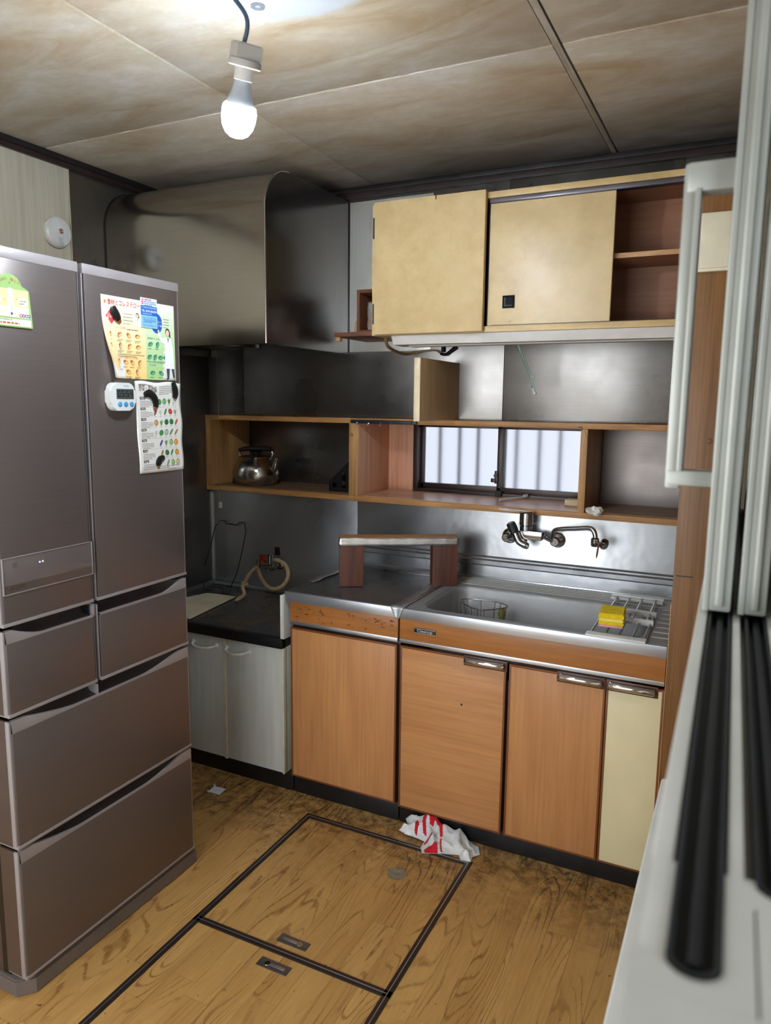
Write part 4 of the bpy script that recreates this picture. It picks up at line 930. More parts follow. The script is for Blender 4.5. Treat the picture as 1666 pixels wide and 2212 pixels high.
MB().box(1.2305, 1.2535, -.387, -.385, ZT1+.002, 1.647, bev=.0005).obj('edge_band', plain('pale_edge_band', C(222, 206, 170), .5), db)
# hook rail
r0, r1 = P(757, 911, 'y', SY-.012), P(900, 914, 'y', SY-.012)
hk = thing('hook_rail', 'dark blue plastic hook rail fixed along the front of the niche shelf top', 'hook rail', ((r0.x+r1.x)/2, SY, 1.40))
MB().box(r0.x, r1.x, SY-.014, SY-.001, 1.403, 1.4185, bev=.005).obj('rail', M['navy'], hk)
for px in (772, 797, 823, 847, 873):
    q = P(px, 915, 'y', SY-.013)
    MB().tube([(q.x, SY-.0145, 1.410), (q.x, SY-.016, 1.402), (q.x, SY-.021, 1.3975), (q.x, SY-.027, 1.3985), (q.x, SY-.028, 1.403)], .0022, 8, 4).obj('hook', M['chrome'], hk)
for px in (766, 889): q = P(px, 911, 'y', SY-.014); MB().cyl((q.x, SY-.016, 1.411), (q.x, SY-.013, 1.411), .003, seg=12).obj('screw', M['black'], hk)
# kettle
kc = Vector((P(554, 1030, 'y', .10).x, .10, ZB1+.0015)); KR = .098
kt = thing('kettle', 'round stainless kettle with a black handle on the left of the niche shelf', 'kettle', kc)
zz_ = lambda z: z*1.34 if z <= .1 else .134+(z-.1)*.72
kr = lambda pr: [(r*1.15, zz_(z)) for r, z in pr]
MB().lathe(kr([(0, 0), (.070, 0), (.082, .006), (KR-.001, .026), (KR, .042), (KR-.005, .062), (.079, .083), (.068, .094), (.067, .098)]), kc, seg=48).obj('body', M['kettle'], kt)
MB().lathe(kr([(.070, .096), (.071, .099), (.069, .103), (.055, .109), (.030, .113), (0, .114)]), kc, seg=48).obj('lid', M['kettle'], kt)
MB().lathe([(.014, .142), (.016, .147), (.030, .150), (.031, .154), (.024, .158), (0, .159)], kc, seg=24).obj('lid_knob', M['black'], kt)
MB().tube([kc+Vector(v) for v in ((.085, 0, .062), (.110, -.008, .084), (.121, -.012, .112), (.132, -.014, .134))], [.022, .017, .011, .009], 14, 6).obj('spout', M['kettle'], kt)
for q_ in (-1, 1):
    MB().tube([kc+Vector(v) for v in ((q_*.080, 0, .124), (q_*.092, 0, .136), (q_*.097, 0, .152), (q_*.090, 0, .166))], .0065, 8, 5, flat=.6).obj('handle_bracket', M['kettle'], kt)
MB().tube([kc+Vector(v) for v in ((-.097, 0, .160), (-.06, 0, .168), (0, 0, .171), (.06, 0, .1735), (.097, 0, .169))], [.010, .0125, .013, .0125, .010], 12, 6).obj('handle_grip', M['black'], kt)
# slotted file holder
fh = thing('file_holder', 'black slotted file holder at the right end of the kettle compartment', 'file holder', (.76, .10, ZB1+.0015))
def slotted(y):
    mb = MB(); xl = P(714, 1050, 'y', .06).x; z0 = ZB1+.002; xr = .772; zl = z0+.045; zr = z0+.165
    N = 3; zt = lambda x: zl+(zr-zl)*(x-xl)/(xr-xl)*1.15; wq_ = (xr-xl)/N
    for k in range(N+1):
        x = xl+wq_*k; a, b = max(x-wq_*.27, xl-.004), min(x+wq_*.27, xr)
        mb.prism([(a, y, z0), (b, y, z0), (b, y, zt(b)), (a, y, zt(a))], (0, .0025, 0))
    for k in range(N):
        a, b = xl+wq_*(k+.26), xl+wq_*(k+.74); t0 = max(zt(a)-.022, z0+.03)
        mb.prism([(a, y, z0), (b, y, z0), (b, y, z0+.020), ((a+b)/2, y, z0+.016), (a, y, z0+.020)], (0, .0025, 0)); mb.prism([(a, y, t0), ((a+b)/2, y, t0+.005), (b, y, t0), (b, y, zt(b)), (a, y, zt(a))], (0, .0025, 0))
    return mb
slotted(.055).obj('side_panel', M['black'], fh, smooth=False); slotted(.135).obj('side_panel', M['black'], fh, smooth=False)
xl = P(714, 1050, 'y', .06).x
MB().box(xl-.004, .772, .055, .1375, ZB1+.002, ZB1+.0045).box(xl-.004, xl-.0015, .055, .1375, ZB1+.002, ZB1+.047).box(.7695, .772, .055, .1375, ZB1+.002, ZB1+.18).obj('spine', M['black'], fh, smooth=False)
# small things on the sill
a, b = P(1080, 1080, 'z', ZB1+.008), P(1137, 1073, 'z', ZB1+.012)
tb = thing('toothbrush', 'white toothbrush lying on the window sill of the niche', 'toothbrush', (a+b)/2)
d = (b-a); MB().tube([a, a+d*.25, a+d*.6, a+d*.8, b], [.0055, .006, .004, .003, .0045], 8, 4).obj('handle', M['white'], tb)
up = Vector((0, -.3, 1)).normalized(); MB().box(-.011, .011, -.004, .004, 0, .010, bev=.001, M=Matrix.Translation(b-d*.03) @ d.to_track_quat('X', 'Z').to_matrix().to_4x4()).obj('bristles', M['paper'], tb)
a, b = P(1219, 1092, 'z', ZB1+.002), P(1249, 1096, 'z', ZB1+.002)
sg = MB().box(a.x, a.x+.078, a.y, a.y+.055, ZB1+.0015, ZB1+.026, bev=.005).obj('scouring_sponge', M['sponge_beige']); tag(sg, 'beige textured sponge on the sill against the right upright of the niche', 'sponge')
c0 = P(1286, 1103, 'z', ZB1+.016)
def tiss(u, v):
    a = 2*math.pi*u; el = math.pi*(v-.5); n_ = Vector((math.cos(a)*math.cos(el), math.sin(a)*math.cos(el), math.sin(el)))
    k = 1+.40*noise.noise(n_*1.7)+.10*noise.noise(n_*4); p = Vector((n_.x*.032*k, n_.y*.020*k, n_.z*.015*k)); p.z = max(p.z, -.0135)
    if p.y < -.012 and abs(p.x+.002) < .016: p.z -= .004
    return c0+p
ti = MB().grid(tiss, 26, 14).obj('crumpled_tissue', M['paper'], angle=20); tag(ti, 'crumpled white tissue on the shelf edge right of the niche upright', 'tissue')

# ================================================================= STOVE CABINET
SX1 = .800; ST = .6165
sc_ = thing('stove_cabinet', 'low white two-door stove base cabinet with a burnt black top in the left corner', 'cabinet', (.42, -.3, 0))
BX('carcass', M['white_door_edge'], sc_, .012, SX1-.002, -.556, -.004, .075, .575); BX('toe_kick', M['black'], sc_, .012, SX1+.02, -.5485, -.50, 0, .076)
BX('door', M['white_door'], sc_, .256, .514, -.576, -.558, .080, .573); d2 = BX('door', M['white_door'], sc_, .528, SX1-.010, -.576, -.558, .080, .573)
BX('door', M['white_door'], sc_, .014, .252, -.576, -.558, .080, .573)
BX('door_post', M['white_door_edge'], sc_, .5145, .5205, -.578, -.556, .076, .576, bev=.0015); BX('door_post', M['white_door_edge'], sc_, .5215, .5275, -.578, -.556, .076, .576, bev=.0015); BX('door_post', M['white_door_edge'], sc_, SX1-.0095, SX1-.001, -.577, -.556, .076, .576, bev=.0015)
for u0, u1, v0, v1 in ((415, 470, 1383, 1397), (487, 541, 1396, 1411)):
    a, b = P(u0+2, v0, 'y', -.578), P(u1-3, v1, 'y', -.578); z = (a.z+b.z)/2; pts = []
    for k in range(9):
        t_ = k/8; s_ = math.sin(math.pi*t_)**.55; pts.append(Vector((a.x+(b.x-a.x)*t_, -.578-.036*s_, z-.006*s_)))
    MB().tube(pts, [.006]+[.0052]*7+[.006], 10, 4).lathe([(.009, 0), (.009, .004), (.006, .007)], (a.x, -.576, z), (0, -1, 0), 16).lathe([(.009, 0), (.009, .004), (.006, .007)], (b.x, -.576, z), (0, -1, 0), 16).obj('door_handle', M['white'], sc_)
BX('worktop_edge', M['black'], sc_, .006, SX1-.001, -.588, -.560, .577, ST, bev=.004)
BX('burner_tray', M['tray'], sc_, .024, SX1-.002, -.566, -.03, .584, ST-.003, bev=.003)
BX('side_ledge', M['low_steel'], sc_, .004, .026, -.575, -.006, .584, ST+.012, bev=.003); BX('back_ledge', M['low_steel'], sc_, .026, SX1-.002, -.028, -.004, .584, ST+.010, bev=.003)
BX('ledge_groove', M['black'], sc_, .026, SX1-.002, -.036, -.029, ST-.004, ST-.002, bev=0)
gp = thing('splash_guard', 'thin light grey guard panel between the black stove top and the taller worktop', 'panel', (.806, -.3, ST))
BX('guard_sheet', M['guard_grey'], gp, SX1+.0005, SX1+.010, -.587, -.04, .6175, .788, bev=.002); BX('guard_rim', M['white'], gp, SX1-.006, SX1+.004, -.589, -.580, .618, .786, bev=.002)
pts = [P(407, 1308, 'z', ST+.004), P(455, 1284, 'z', ST+.004), P(508, 1289, 'z', ST+.004), P(409, 1349, 'z', ST+.004)]
pts = [Vector((.035, -.52, ST)), Vector((.135, -.205, ST)), Vector((pts[2].x, pts[2].y, ST)), Vector((.33, -.555, ST))]
lb = MB().prism(pts, (0, 0, .006), .001).obj('loose_board', plain('stained_cream_board', C(222, 210, 176), .55, var=.14, scale=9)); tag(lb, 'stained cream board lying flat on the left of the black stove top', 'board')
# wire trivet leaning in the corner
T = lambda x, y, yy: P(x, y, 'y', yy); Bz = lambda x, y: P(x, y, 'z', ST+.004)
wt = thing('wire_stand', 'bent chrome wire stand leaning against the stainless corner behind the stove', 'wire stand', (.12, -.08, ST))
top_ = [T(465, 1138, -.03), T(473, 1132, -.022), T(474.5, 1125, -.016), T(487, 1125.5, -.012), T(489, 1131, -.012), T(513, 1134, -.012), T(515.5, 1129, -.012), T(526, 1129, -.014), T(529.5, 1133, -.016), T(529, 1140, -.02)]
bot_ = [Bz(498, 1268), Bz(494, 1282), Bz(481, 1280), Bz(480, 1274)+Vector((0, 0, .004)), Bz(456, 1269)+Vector((0, 0, .004)), Bz(453, 1274), Bz(441, 1272), Bz(441, 1264)+Vector((0, 0, .01)), Bz(437, 1256)+Vector((0, .02, .02))]
MB().tube(top_+[T(531, 1150, -.025), T(514, 1230, -.06)]+bot_+[T(442, 1225, -.06), T(455, 1180, -.045)], .0021, 8, 3, closed=True).obj('wire_frame', M['dark_wire'], wt)
# gas tap and hose
gt = thing('gas_tap', 'grimy gas tap with a red knob on the stainless wall above the stove', 'gas tap', (.38, -.02, .72))
c_ = P(584, 1222, 'y', -.05)
MB().lathe([(.026, 0), (.026, .004), (.018, .010), (.012, .012), (.012, .035)], (c_.x+.018, -.001, c_.z+.0), (0, -1, 0), 28).obj('wall_flange', M['dark_chrome'], gt)
MB().cyl((c_.x-.030, -.052, c_.z), (c_.x+.030, -.052, c_.z), .019, bev=.004).cyl((c_.x+.012, -.01, c_.z), (c_.x+.012, -.05, c_.z), .014).cyl((c_.x-.006, -.055, c_.z-.030), (c_.x-.006, -.055, c_.z+.004), .012, bev=.003).obj('tap_body', M['dark_chrome'], gt)
a = P(567, 1210, 'y', -.055); MB().cyl((a.x, -.055, c_.z+.012), (a.x, -.055, c_.z+.020), .013).box(a.x-.013, a.x+.013, -.062, -.048, c_.z+.018, c_.z+.052, bev=.003).box(a.x-.0135, a.x+.008, -.0635, -.0465, c_.z+.041, c_.z+.043).obj('red_knob', M['red'], gt)
a = P(583, 1203, 'y', -.058); MB().cyl((a.x, -.058, c_.z+.010), (a.x, -.058, c_.z+.056), .0175, .0165, bev=.003).obj('chrome_knob', M['chrome'], gt)
a = P(557.5, 1219, 'y', -.07); MB().cyl((a.x, -.068, a.z-.014), (a.x, -.068, a.z+.016), .0105, bev=.002).cyl((a.x, -.068, a.z), (a.x+.03, -.056, a.z), .008).obj('hose_nozzle', M['dark_chrome'], gt)
hp = [(594, 1209, -.030), (605, 1212, -.040), (617, 1222, -.050), (622.5, 1238, -.058), (619, 1255, -.064), (607, 1268, -.068), (591, 1272, -.072), (577, 1266, -.075), (566, 1252, -.075), (559, 1238, -.072), (557, 1229, -.068)]
hs = thing('gas_hose', 'tan rubber gas hose looped round the tap and trailing over the stove top', 'hose', (.35, -.1, ST))
MB().tube([P(x, y, 'y', v) for x, y, v in hp], .0088, 12, 5).obj('loop', M['tan_hose'], hs)
q0 = P(509, 1297, 'z', ST+.012)
MB().tube([P(556, 1224, 'y', -.080), P(549, 1229, 'y', -.088), P(538, 1241, 'y', -.105), P(530, 1256, 'y', -.135), P(524, 1268, 'y', -.165), q0+Vector((.022, .030, .022)), q0], .0085, 12, 5).obj('tail', M['tan_hose'], hs)
d_ = (q0-(q0+Vector((.022, .030, .022)))).normalized()
MB().cyl(q0-d_*.012, q0+d_*.003, .0096, seg=16).obj('metal_ferrule', M['dark_chrome'], hs)
q = P(527, 1261, 'y', -.15); MB().tube([q+Vector((.012*math.cos(a), 0, .011*math.sin(a))) for a in [2*math.pi*k/10 for k in range(10)]], .003, 6, closed=True).box(q.x, q.x+.022, q.y-.002, q.y+.002, q.z-.004, q.z+.004).obj('cable_tie', M['tan_hose'], hs)
q = P(600, 1190, 'y', 0); so = thing('wall_socket', 'small black square outlet on the stainless wall above the gas hose loop', 'outlet', (q.x, 0, q.z-.02)); MB().box(q.x-.016, q.x+.016, -.004, -.0005, q.z-.02, q.z+.02, bev=.003).obj('plate', M['dark_chrome'], so); MB().box(q.x-.012, q.x+.012, -.006, -.0035, q.z-.016, q.z+.016, bev=.003).obj('cover', M['black'], so)

# ================================================================= WORKTOP CABINET
X1, X2, X3, X4, XE = .825, 1.2735, 1.660, 1.9675, 2.134; YC, YD = -.583, -.569; ZJ = .764
wk = thing('worktop_cabinet', 'base cabinet with one plain orange wood-grain door and a dull stainless worktop', 'cabinet', (1.05, -.28, 0))
def framed_door(name, parent, xa, xb, z0, z1, mat, edge=None):
    o = BX(name, mat, parent, xa+.006, xb-.006, YD, YD+.018, z0+.006, z1-.006, bev=.001)
    e = MB(); e.box(xa, xa+.007, YD-.001, YD+.018, z0, z1, bev=.0015).box(xb-.007, xb, YD-.001, YD+.018, z0, z1, bev=.0015).box(xa+.006, xb-.006, YD-.001, YD+.018, z0, z0+.007, bev=.0015).box(xa+.006, xb-.006, YD-.001, YD+.018, z1-.007, z1, bev=.0015)
    e.obj('door_edge', edge or M['door_edge'], o); return o
def unit(root, xa, xb, ztop=.76):
    BX('carcass', M['black'], root, xa, xb, YD+.019, -.01, .07, ztop); BX('toe_kick', M['black'], root, xa, xb, -.5486, -.50, 0, .072)
    BX('fascia', M['fascia'], root, xa+.001, xb-.002, YD-.002, YD+.018, .690, ZJ-.001, bev=.001); BX('aluminium_strip', M['alum'], root, xa+.001, xb-.002, YD-.005, YD+.016, .6765, .690, bev=.0015)
unit(wk, X1, X2-.004); framed_door('door', wk, X1+.002, X2-.010, .076, .664, M['door_v'])
fs = MB(); rnd = random.Random(3)
for k in range(46):
    u = rnd.random(); x = X1+.006+u*(X2-X1-.03); z = .752-abs(rnd.gauss(0, .018)) if rnd.random() < .55 else .697+abs(rnd.gauss(0, .012)); w_ = rnd.uniform(.003, .016); h_ = rnd.uniform(.001, .004)
    n = 9; ph = rnd.random()*6
    z = min(max(z, .694), .758)
    fs.face(fs.ring([(x+w_*math.cos(2*math.pi*i/n)*(.6+.4*math.sin(i*2.3+ph)), YD-.0024, z+h_*math.sin(2*math.pi*i/n)*(.6+.5*math.cos(i*1.7+ph))) for i in range(n)]))
fs.obj('mould_stains', plain('dark_mould', C(86, 46, 20), .6), wk, smooth=False)
def counter(root, xa, xb, mat, rim):
    BX('front_edge', rim, root, xa, xb, YC, YC+.014, ZJ, .8008, bev=.003)
    # splash upstand
    s = MB(); pr = [(-.004, .79), (-.038, .79), (-.038, .803), (-.030, .803), (-.028, .807), (-.022, .808), (-.020, .850), (-.026, .856), (-.026, .872), (-.020, .878), (-.020, .884), (-.012, .888), (-.004, .888)]
    s.prism([(xa, y, z) for y, z in pr], (xb-xa, 0, 0)); s.obj('upstand', M['low_steel'] if rim is M['rim_steel'] else M['wall_steel'], root, angle=20)
MB().box(X1-.014, X2-.002, YC+.013, -.036, .780, .7985, bev=.002).obj('top_sheet', M['top_steel'], wk); counter(wk, X1-.014, X2-.002, M['top_steel'], M['rim_steel'])
MB().box(X1-.014, X2-.002, YC+.012, YC+.024, .797, .8008, bev=.0015).box(X1-.014, X1-.002, YC+.02, -.04, .797, .8012, bev=.0015).box(X1, X2-.01, -.085, -.075, .797, .800, bev=.001).obj('raised_rim', M['top_steel'], wk)
def strip(pts, w, z, mb):
    n = len(pts); A = []; B = []
    for i, p in enumerate(pts):
        d = (pts[min(i+1, n-1)]-pts[max(i-1, 0)]); s_ = Vector((-d.y, d.x, 0)).normalized()*w*(1+.25*noise.noise(p*40))
        A.append(mb.bm.verts.new(p+s_+Vector((0, 0, z+.0015*noise.noise(p*60))))); B.append(mb.bm.verts.new(p-s_+Vector((0, 0, z+.0015*noise.noise(p*50+Vector((3, 1, 0)))))))
    mb.bridge(A, B, False)
tp_ = thing('foil_tape', 'strip of dull aluminium tape sealing the joint between worktop and sink counter', 'tape', (X2-.003, -.3, .80))
mb = MB(); strip([Vector((X2-.004, YC+.004+k*.02, .8015)) for k in range(24)], .022, .0015, mb); mb.obj('top_strip', M['foil'], tp_, solid=.0006)
mb = MB().grid(lambda u, v: Vector((X2-.004+(u-.5)*.05*(1-.75*v), YC-.0022-.001*math.sin(u*9), .803-.040*v)), 8, 6); mb.grid(lambda u, v: Vector((X2-.004+(u-.5)*.05, YC-.002+.02*v, .8035)), 6, 3); mb.obj('front_fold', plain('shiny_tape', C(206, 214, 220), .35, .6), tp_, solid=.0006)
tp2 = thing('foil_tape', 'wrinkled strip of aluminium tape along the left edge of the dull worktop', 'tape', (X1, -.2, .80))
mb = MB(); strip([Vector((X1-.004+.003*math.sin(k), -.42+k*.02, .8020)) for k in range(19)], .016, .0012, mb); mb.obj('strip', M['foil'], tp2, solid=.0006)
# wooden stand
bl, br_ = P(733, 1268, 'z', .80), P(988, 1266, 'z', .80); dx = (br_-bl); Ls = dx.length; ex = dx.normalized(); ey = Vector((-ex.y, ex.x, 0))
SM = Matrix((ex, ey, Vector((0, 0, 1)))).transposed().to_4x4(); SM.translation = Vector((bl.x, bl.y, .8008))
k2 = P(785, 1268, 'z', .80)-bl; wl_ = k2.dot(ex); hgt = P(733, 1176, 'y', bl.y).z-.80
ws = thing('wooden_stand', 'bridge-shaped wooden stand with foil tape along its front, on the worktop', 'stand', (bl+br_)/2)
MB().box(0, wl_, 0, .075, 0, hgt-.002, bev=.002, M=SM).obj('leg_block', M['beam_v'], ws); MB().box(Ls-wl_*1.06, Ls, 0, .075, 0, hgt-.002, bev=.002, M=SM).obj('leg_block', M['beam_v'], ws)
MB().box(-.001, Ls+.001, -.002, .084, hgt-.002, hgt+.022, bev=.002, M=SM).obj('top_plank', M['plank_top'], ws)
mb = MB(); mb.grid(lambda u, v: SM @ Vector((-.003+u*(Ls+.006), -.0035-.0008*math.sin(u*47+v*5), hgt-.006+v*.030)), 40, 4); mb.grid(lambda u, v: SM @ Vector((-.003+u*(Ls+.006), -.0035+v*.006, hgt+.0235)), 20, 1); mb.grid(lambda u, v: SM @ Vector((Ls+.0022, -.003+u*.08, hgt-.004+v*.027)), 8, 3)
mb.obj('foil_edging', M['foil'], ws, solid=.0004)

# ================================================================= SINK UNIT
sk_ = thing('sink_unit', 'sink cabinet with two orange doors and one cream door under a stainless counter', 'cabinet', (1.7, -.28, 0))
unit(sk_, X2, XE, .60)
s1d = framed_door('door', sk_, X2+.004, X3-.006, .069, .664, M['door_h']); s1d['label'] = 'wide orange door with level grain'
s2d = framed_door('door', sk_, X3+.004, X4-.001, .069, .664, M['door_v']); s3d = framed_door('door', sk_, X4+.001, XE+.03 if False else XE, .069, .664, M['cream_low']); s3d['label'] = 'cream door at the right end'
def chrome_handle(door, xa, xb, zc, right, plate):
    p = MB().box(xa-.006, xb+.007, YD-.003, YD+.001, zc-.020, zc+.015, bev=.003).obj('handle_plate', M['brownpl'], sk_)
    o = MB(); R = .0105; pts = [Vector((xa+.004, YD-.012, zc)), Vector((xa+.008, YD-.014, zc)), Vector((xb-.008, YD-.014, zc)), Vector((xb-.004, YD-.012, zc))]
    o.tube(pts, [R*.86, R, R, R*.86], 16); o.box(xa+.004, xb-.004, YD-.010, YD-.002, zc-.002, zc+.010, bev=.002)
    o.obj('door_handle', M['chrome'], sk_)
chrome_handle(s1d, 1.515, 1.651, .655, 1, 0); chrome_handle(s2d, 1.824, 1.958, .655, 1, 0); chrome_handle(s3d, 1.973, 2.110, .655, 1, 0)
q = P(997, 1522, 'y', YD-.0008); MB().lathe([(0, .001), (.003, .001), (.004, 0)], q, (0, -1, 0), 8).obj('chip', M['darkwood'], sk_)
# nameplate
a, b = P(895, 1356, 'y', YD-.004), P(941, 1372, 'y', YD-.004); zc = .728
npb = MB().box(a.x, b.x, YD-.0045, YD-.0015, zc-.0095, zc+.0095, bev=.0008).obj('nameplate', M['black'], sk_)
MB().box(a.x+.001, b.x-.001, YD-.0052, YD-.004, zc+.0068, zc+.0080).box(a.x+.001, b.x-.001, YD-.0052, YD-.004, zc-.0080, zc-.0068).obj('nameplate_lines', M['alum'], sk_, smooth=False)
Art().text('Cleanup', a.x+.010, zc-.004, .0135, (206, 208, 206), 0, width=b.x-a.x-.022, bold=.0003).obj('nameplate_lettering', lambda u, v, h: Vector((u, YD-.0050-.0001*h, v)), sk_)
# counter with bowl
counter(sk_, X2, XE+.004 if False else XE, M['sink_steel'], M['rim_steel'])
bx0, bx1, by0, by1, br = 1.330, 2.060, -.540, -.172, .07
def rrect(x0, x1, y0, y1, r, n=8):
    o = []
    for cx, cy, a0 in ((x1-r, y1-r, 0), (x0+r, y1-r, 90), (x0+r, y0+r, 180), (x1-r, y0+r, 270)):
        for k in range(n+1): a = math.radians(a0+90*k/n); o.append((cx+r*math.cos(a), cy+r*math.sin(a)))
    return o
mb = MB(); loop = rrect(bx0, bx1, by0, by1, br)
def outer(p):
    x, y = p; ox0, ox1, oy0, oy1 = X2, XE, YC+.012, -.036
    cx, cy = (bx0+bx1)/2, (by0+by1)/2; 
    if y > by1-.001: return (x, oy1)
    if y < by0+.001: return (x, oy0)
    if x > bx1-.001: return (ox1, y)
    if x < bx0+.001: return (ox0, y)
    return (ox1 if x > cx else ox0, oy1 if y > cy else oy0)
R0_ = mb.ring([(*outer(p), .799) for p in loop]); prev = R0_
lv = [(0, .799, .0), (-.003, .7995, .0), (.002, .796, .0), (.006, .785, 0), (.012, .68, 0), (.020, .645, 0), (.045, .628, 0), (.09, .622, 0)]
for off, z, _ in lv:
    L_ = rrect(bx0+off, bx1-off, by0+off, by1-off, max(br-off*.6, .02)); Rn = mb.ring([(x, y, z) for x, y in L_]); mb.bridge(prev, Rn); prev = Rn
mb.face(prev)
mb.obj('sink_counter', M['sink_steel'], sk_, angle=40)
rg = MB()
for y in (-.050, -.072, -.094, -.116, -.140): rg.tube([(X2+.03, y, .7995), (XE-.002, y, .7995)], .0022, 6)
for k in range(7): rg.tube([(bx1+.020, -.50+k*.055, .799), (XE-.004, -.50+k*.055, .799)], .003, 6)
rg.obj('counter_ridges', M['pale_steel'], sk_)
MB().lathe([(0, .002), (.03, .002), (.05, .004), (.055, .0)], (1.47, -.30, .622), seg=32).obj('drain_basket', M['chrome'], sk_)
# wire strainer basket in the bowl
wbk = thing('wire_basket', 'small three-cornered steel wire basket in the left of the sink bowl', 'basket', (1.42, -.28, .63))
dep = .772; tri = [P(x, y, 'z', dep) for x, y in ((994, 1298), (1010, 1293.5), (1070, 1300), (1095, 1308), (1090, 1313), (1046, 1318), (1018, 1312))]
cen = sum(tri, Vector())/len(tri)
wbm = MB(); wbm.tube(tri, .0022, 8, 4, closed=True)
low = [cen+(p-cen)*.80+Vector((0, 0, -.142)) for p in tri]; wbm.tube(low, .0016, 6, 4, closed=True)
for i in range(len(tri)):
    for f_ in (0, .5):
        a = tri[i].lerp(tri[(i+1) % len(tri)], f_); b = low[i].lerp(low[(i+1) % len(tri)], f_); wbm.tube([a, b], .0013, 6)
for k in range(6):
    a = low[0].lerp(low[3], (k+.5)/6); wbm.tube([a+Vector((0, -.03, 0)), a+Vector((0, .02, 0))], .0012, 6)
wbm.obj('wire_cage', M['wire'], wbk)
q = P(1083, 1328, 'z', .735); lf = MB().grid(lambda u, v: q+Vector(((u-.5)*.030*(1-abs(v-.5)*1.2), -.004+.01*(u-.5)**2*4, (v-.5)*.05)), 6, 8).obj('leaf_scrap', plain('yellow_green_leaf', C(150, 146, 60), .6), solid=.001); tag(lf, 'yellowish green scrap in the wire basket of the sink', 'food scrap')
# stretch rack over the sink
RZ = .803; rk = thing('sink_rack', 'extendable white and steel dish rack lying across the right of the sink', 'rack', (1.98, -.36, RZ))
F0, F1 = Vector((1.908, -.588, RZ+.012)), Vector((2.070, -.586, RZ+.012)); K0, K1 = Vector((1.906, -.128, RZ+.010)), Vector((2.066, -.112, RZ+.010))
FZ = lambda t_: F0.lerp(F1, t_); KZ = lambda t_: K0.lerp(K1, t_)
MB().box(F0.x-.006, F1.x+.006, -.606, -.572, RZ+.002, RZ+.011, bev=.004).obj('front_bar', M['white'], rk)
MB().box(K0.x-.006, K1.x+.010, -.134, -.104, RZ+.004, RZ+.012, bev=.002).box(K0.x-.006, K1.x+.010, -.110, -.104, RZ-.004, RZ+.018, bev=.002).obj('back_bar', M['white'], rk)
for t_ in (.10, .36, .62, .90):
    a = KZ(t_); b = Vector((a.x+.003, -.40, RZ+.012)); MB().tube([a, b], .0034, 8).obj('rod', M['wire'], rk); MB().lathe([(.0065, 0), (.0065, .01)], a+Vector((0, -.012, 0)), (0, 1, 0), 12).obj('rod_cap', M['white'], rk)
for t_ in (.04, .30, .54, .78, .985):
    a = FZ(t_)+Vector((0, .012, -.004)); b = Vector((a.x-.004, -.29, RZ+.006)); MB().tube([a, b], .0034, 8).obj('rod', M['wire'], rk)
MB().box(1.922, 2.074, -.306, -.292, RZ+.001, RZ+.020, bev=.004).obj('slide_bar', M['white'], rk); MB().box(1.908, 2.076, -.410, -.394, RZ+.001, RZ+.020, bev=.004).obj('slide_bar', M['white'], rk)
ysp = thing('yellow_sponge', 'yellow kitchen sponge with a pink underside on the white sink rack', 'sponge', (1.95, -.42, RZ+.021))
a = P(1310, 1358, 'z', RZ+.022); a = Vector((1.930, -.548, 0)); rot = Matrix.Translation((a.x, a.y, RZ+.0205)) @ Matrix.Rotation(math.radians(4), 4, 'Z')
MB().box(0, .072, 0, .105, 0, .007, bev=.002, M=rot).obj('scrub_layer', M['sponge_pink'], ysp)
def sponge(z0_, z1_):
    mb = MB(); o = [(0, 0), (.074, 0), (.074, .040), (.067, .050), (.067, .062), (.072, .074), (.072, .106), (0, .106)]
    mb.prism([rot @ Vector((x, y, z0_)) for x, y in o], (0, 0, z1_-z0_), .003); return mb
sponge(.0065, .018).obj('foam_layer', M['sponge'], ysp); sponge(.0175, .026).obj('foam_layer', M['sponge_white'], ysp); sponge(.0255, .042).obj('foam_layer', M['sponge'], ysp)
# ---- mixer tap
FY = -.070; mt = thing('mixer_tap', 'wall-mounted chrome mixer tap with a flat lever and a swivel pipe above the sink', 'tap', (1.58, -.03, .95))
zL = .978
for px in (1099, 1203):
    q = P(px, 1160, 'y', -.02)
    MB().lathe([(.030, 0), (.030, .004), (.022, .012), (.013, .016), (.013, .040)], (q.x, -.001, zL), (0, -1, 0), 32).obj('wall_flange', M['chrome'], mt)
    MB().lathe([(.017, .034), (.018, .038), (.018, .052), (.014, .056), (.006, .056), (.005, .060), (0, .060)], (q.x, -.001, zL), (0, -1, 0), 24).obj('union_nut', M['chrome'], mt)
xa, xb = P(1099, 1160, 'y', -.02).x, P(1203, 1160, 'y', -.02).x
b0 = P(1138, 1152, 'y', FY); zc = b0.z
MB().tube([(xa, -.045, zL), (xa+.03, FY+.01, zL+.010), (b0.x-.02, FY, zc)], .011, 12, 4).tube([(xb, -.045, zL), (xb-.03, FY+.01, zL+.016), (b0.x+.06, FY, zc)], .011, 12, 4).obj('inlet_arms', M['chrome'], mt)
b1 = P(1173, 1156, 'y', FY)
MB().box(b0.x-.024, b1.x+.002, FY-.019, FY+.019, zc-.022, zc+.014, bev=.007, seg=3).obj('body', M['chrome'], mt)
cx = P(1137, 1130, 'y', FY).x; zt = P(1137, 1107, 'y', FY).z
MB().cyl((cx, FY, zc+.010), (cx, FY, zc+.030), .0235, .0235, bev=.002).cyl((cx, FY, zc+.031), (cx, FY, zt), .0255, .0255, bev=.003).obj('lever_housing', M['chrome'], mt)
l0 = P(1076, 1101, 'y', FY-.055)
MB().prism([(cx-.026, FY+.022, zt-.001), (cx+.024, FY+.022, zt-.001), (cx+.027, FY-.006, zt-.001), (cx-.005, FY-.034, zt+.001), (l0.x+.004, l0.y-.004, zt+.012), (l0.x, l0.y+.006, zt+.012), (cx-.030, FY-.004, zt)], (0, 0, .0065), .002).obj('lever', M['chrome'], mt)
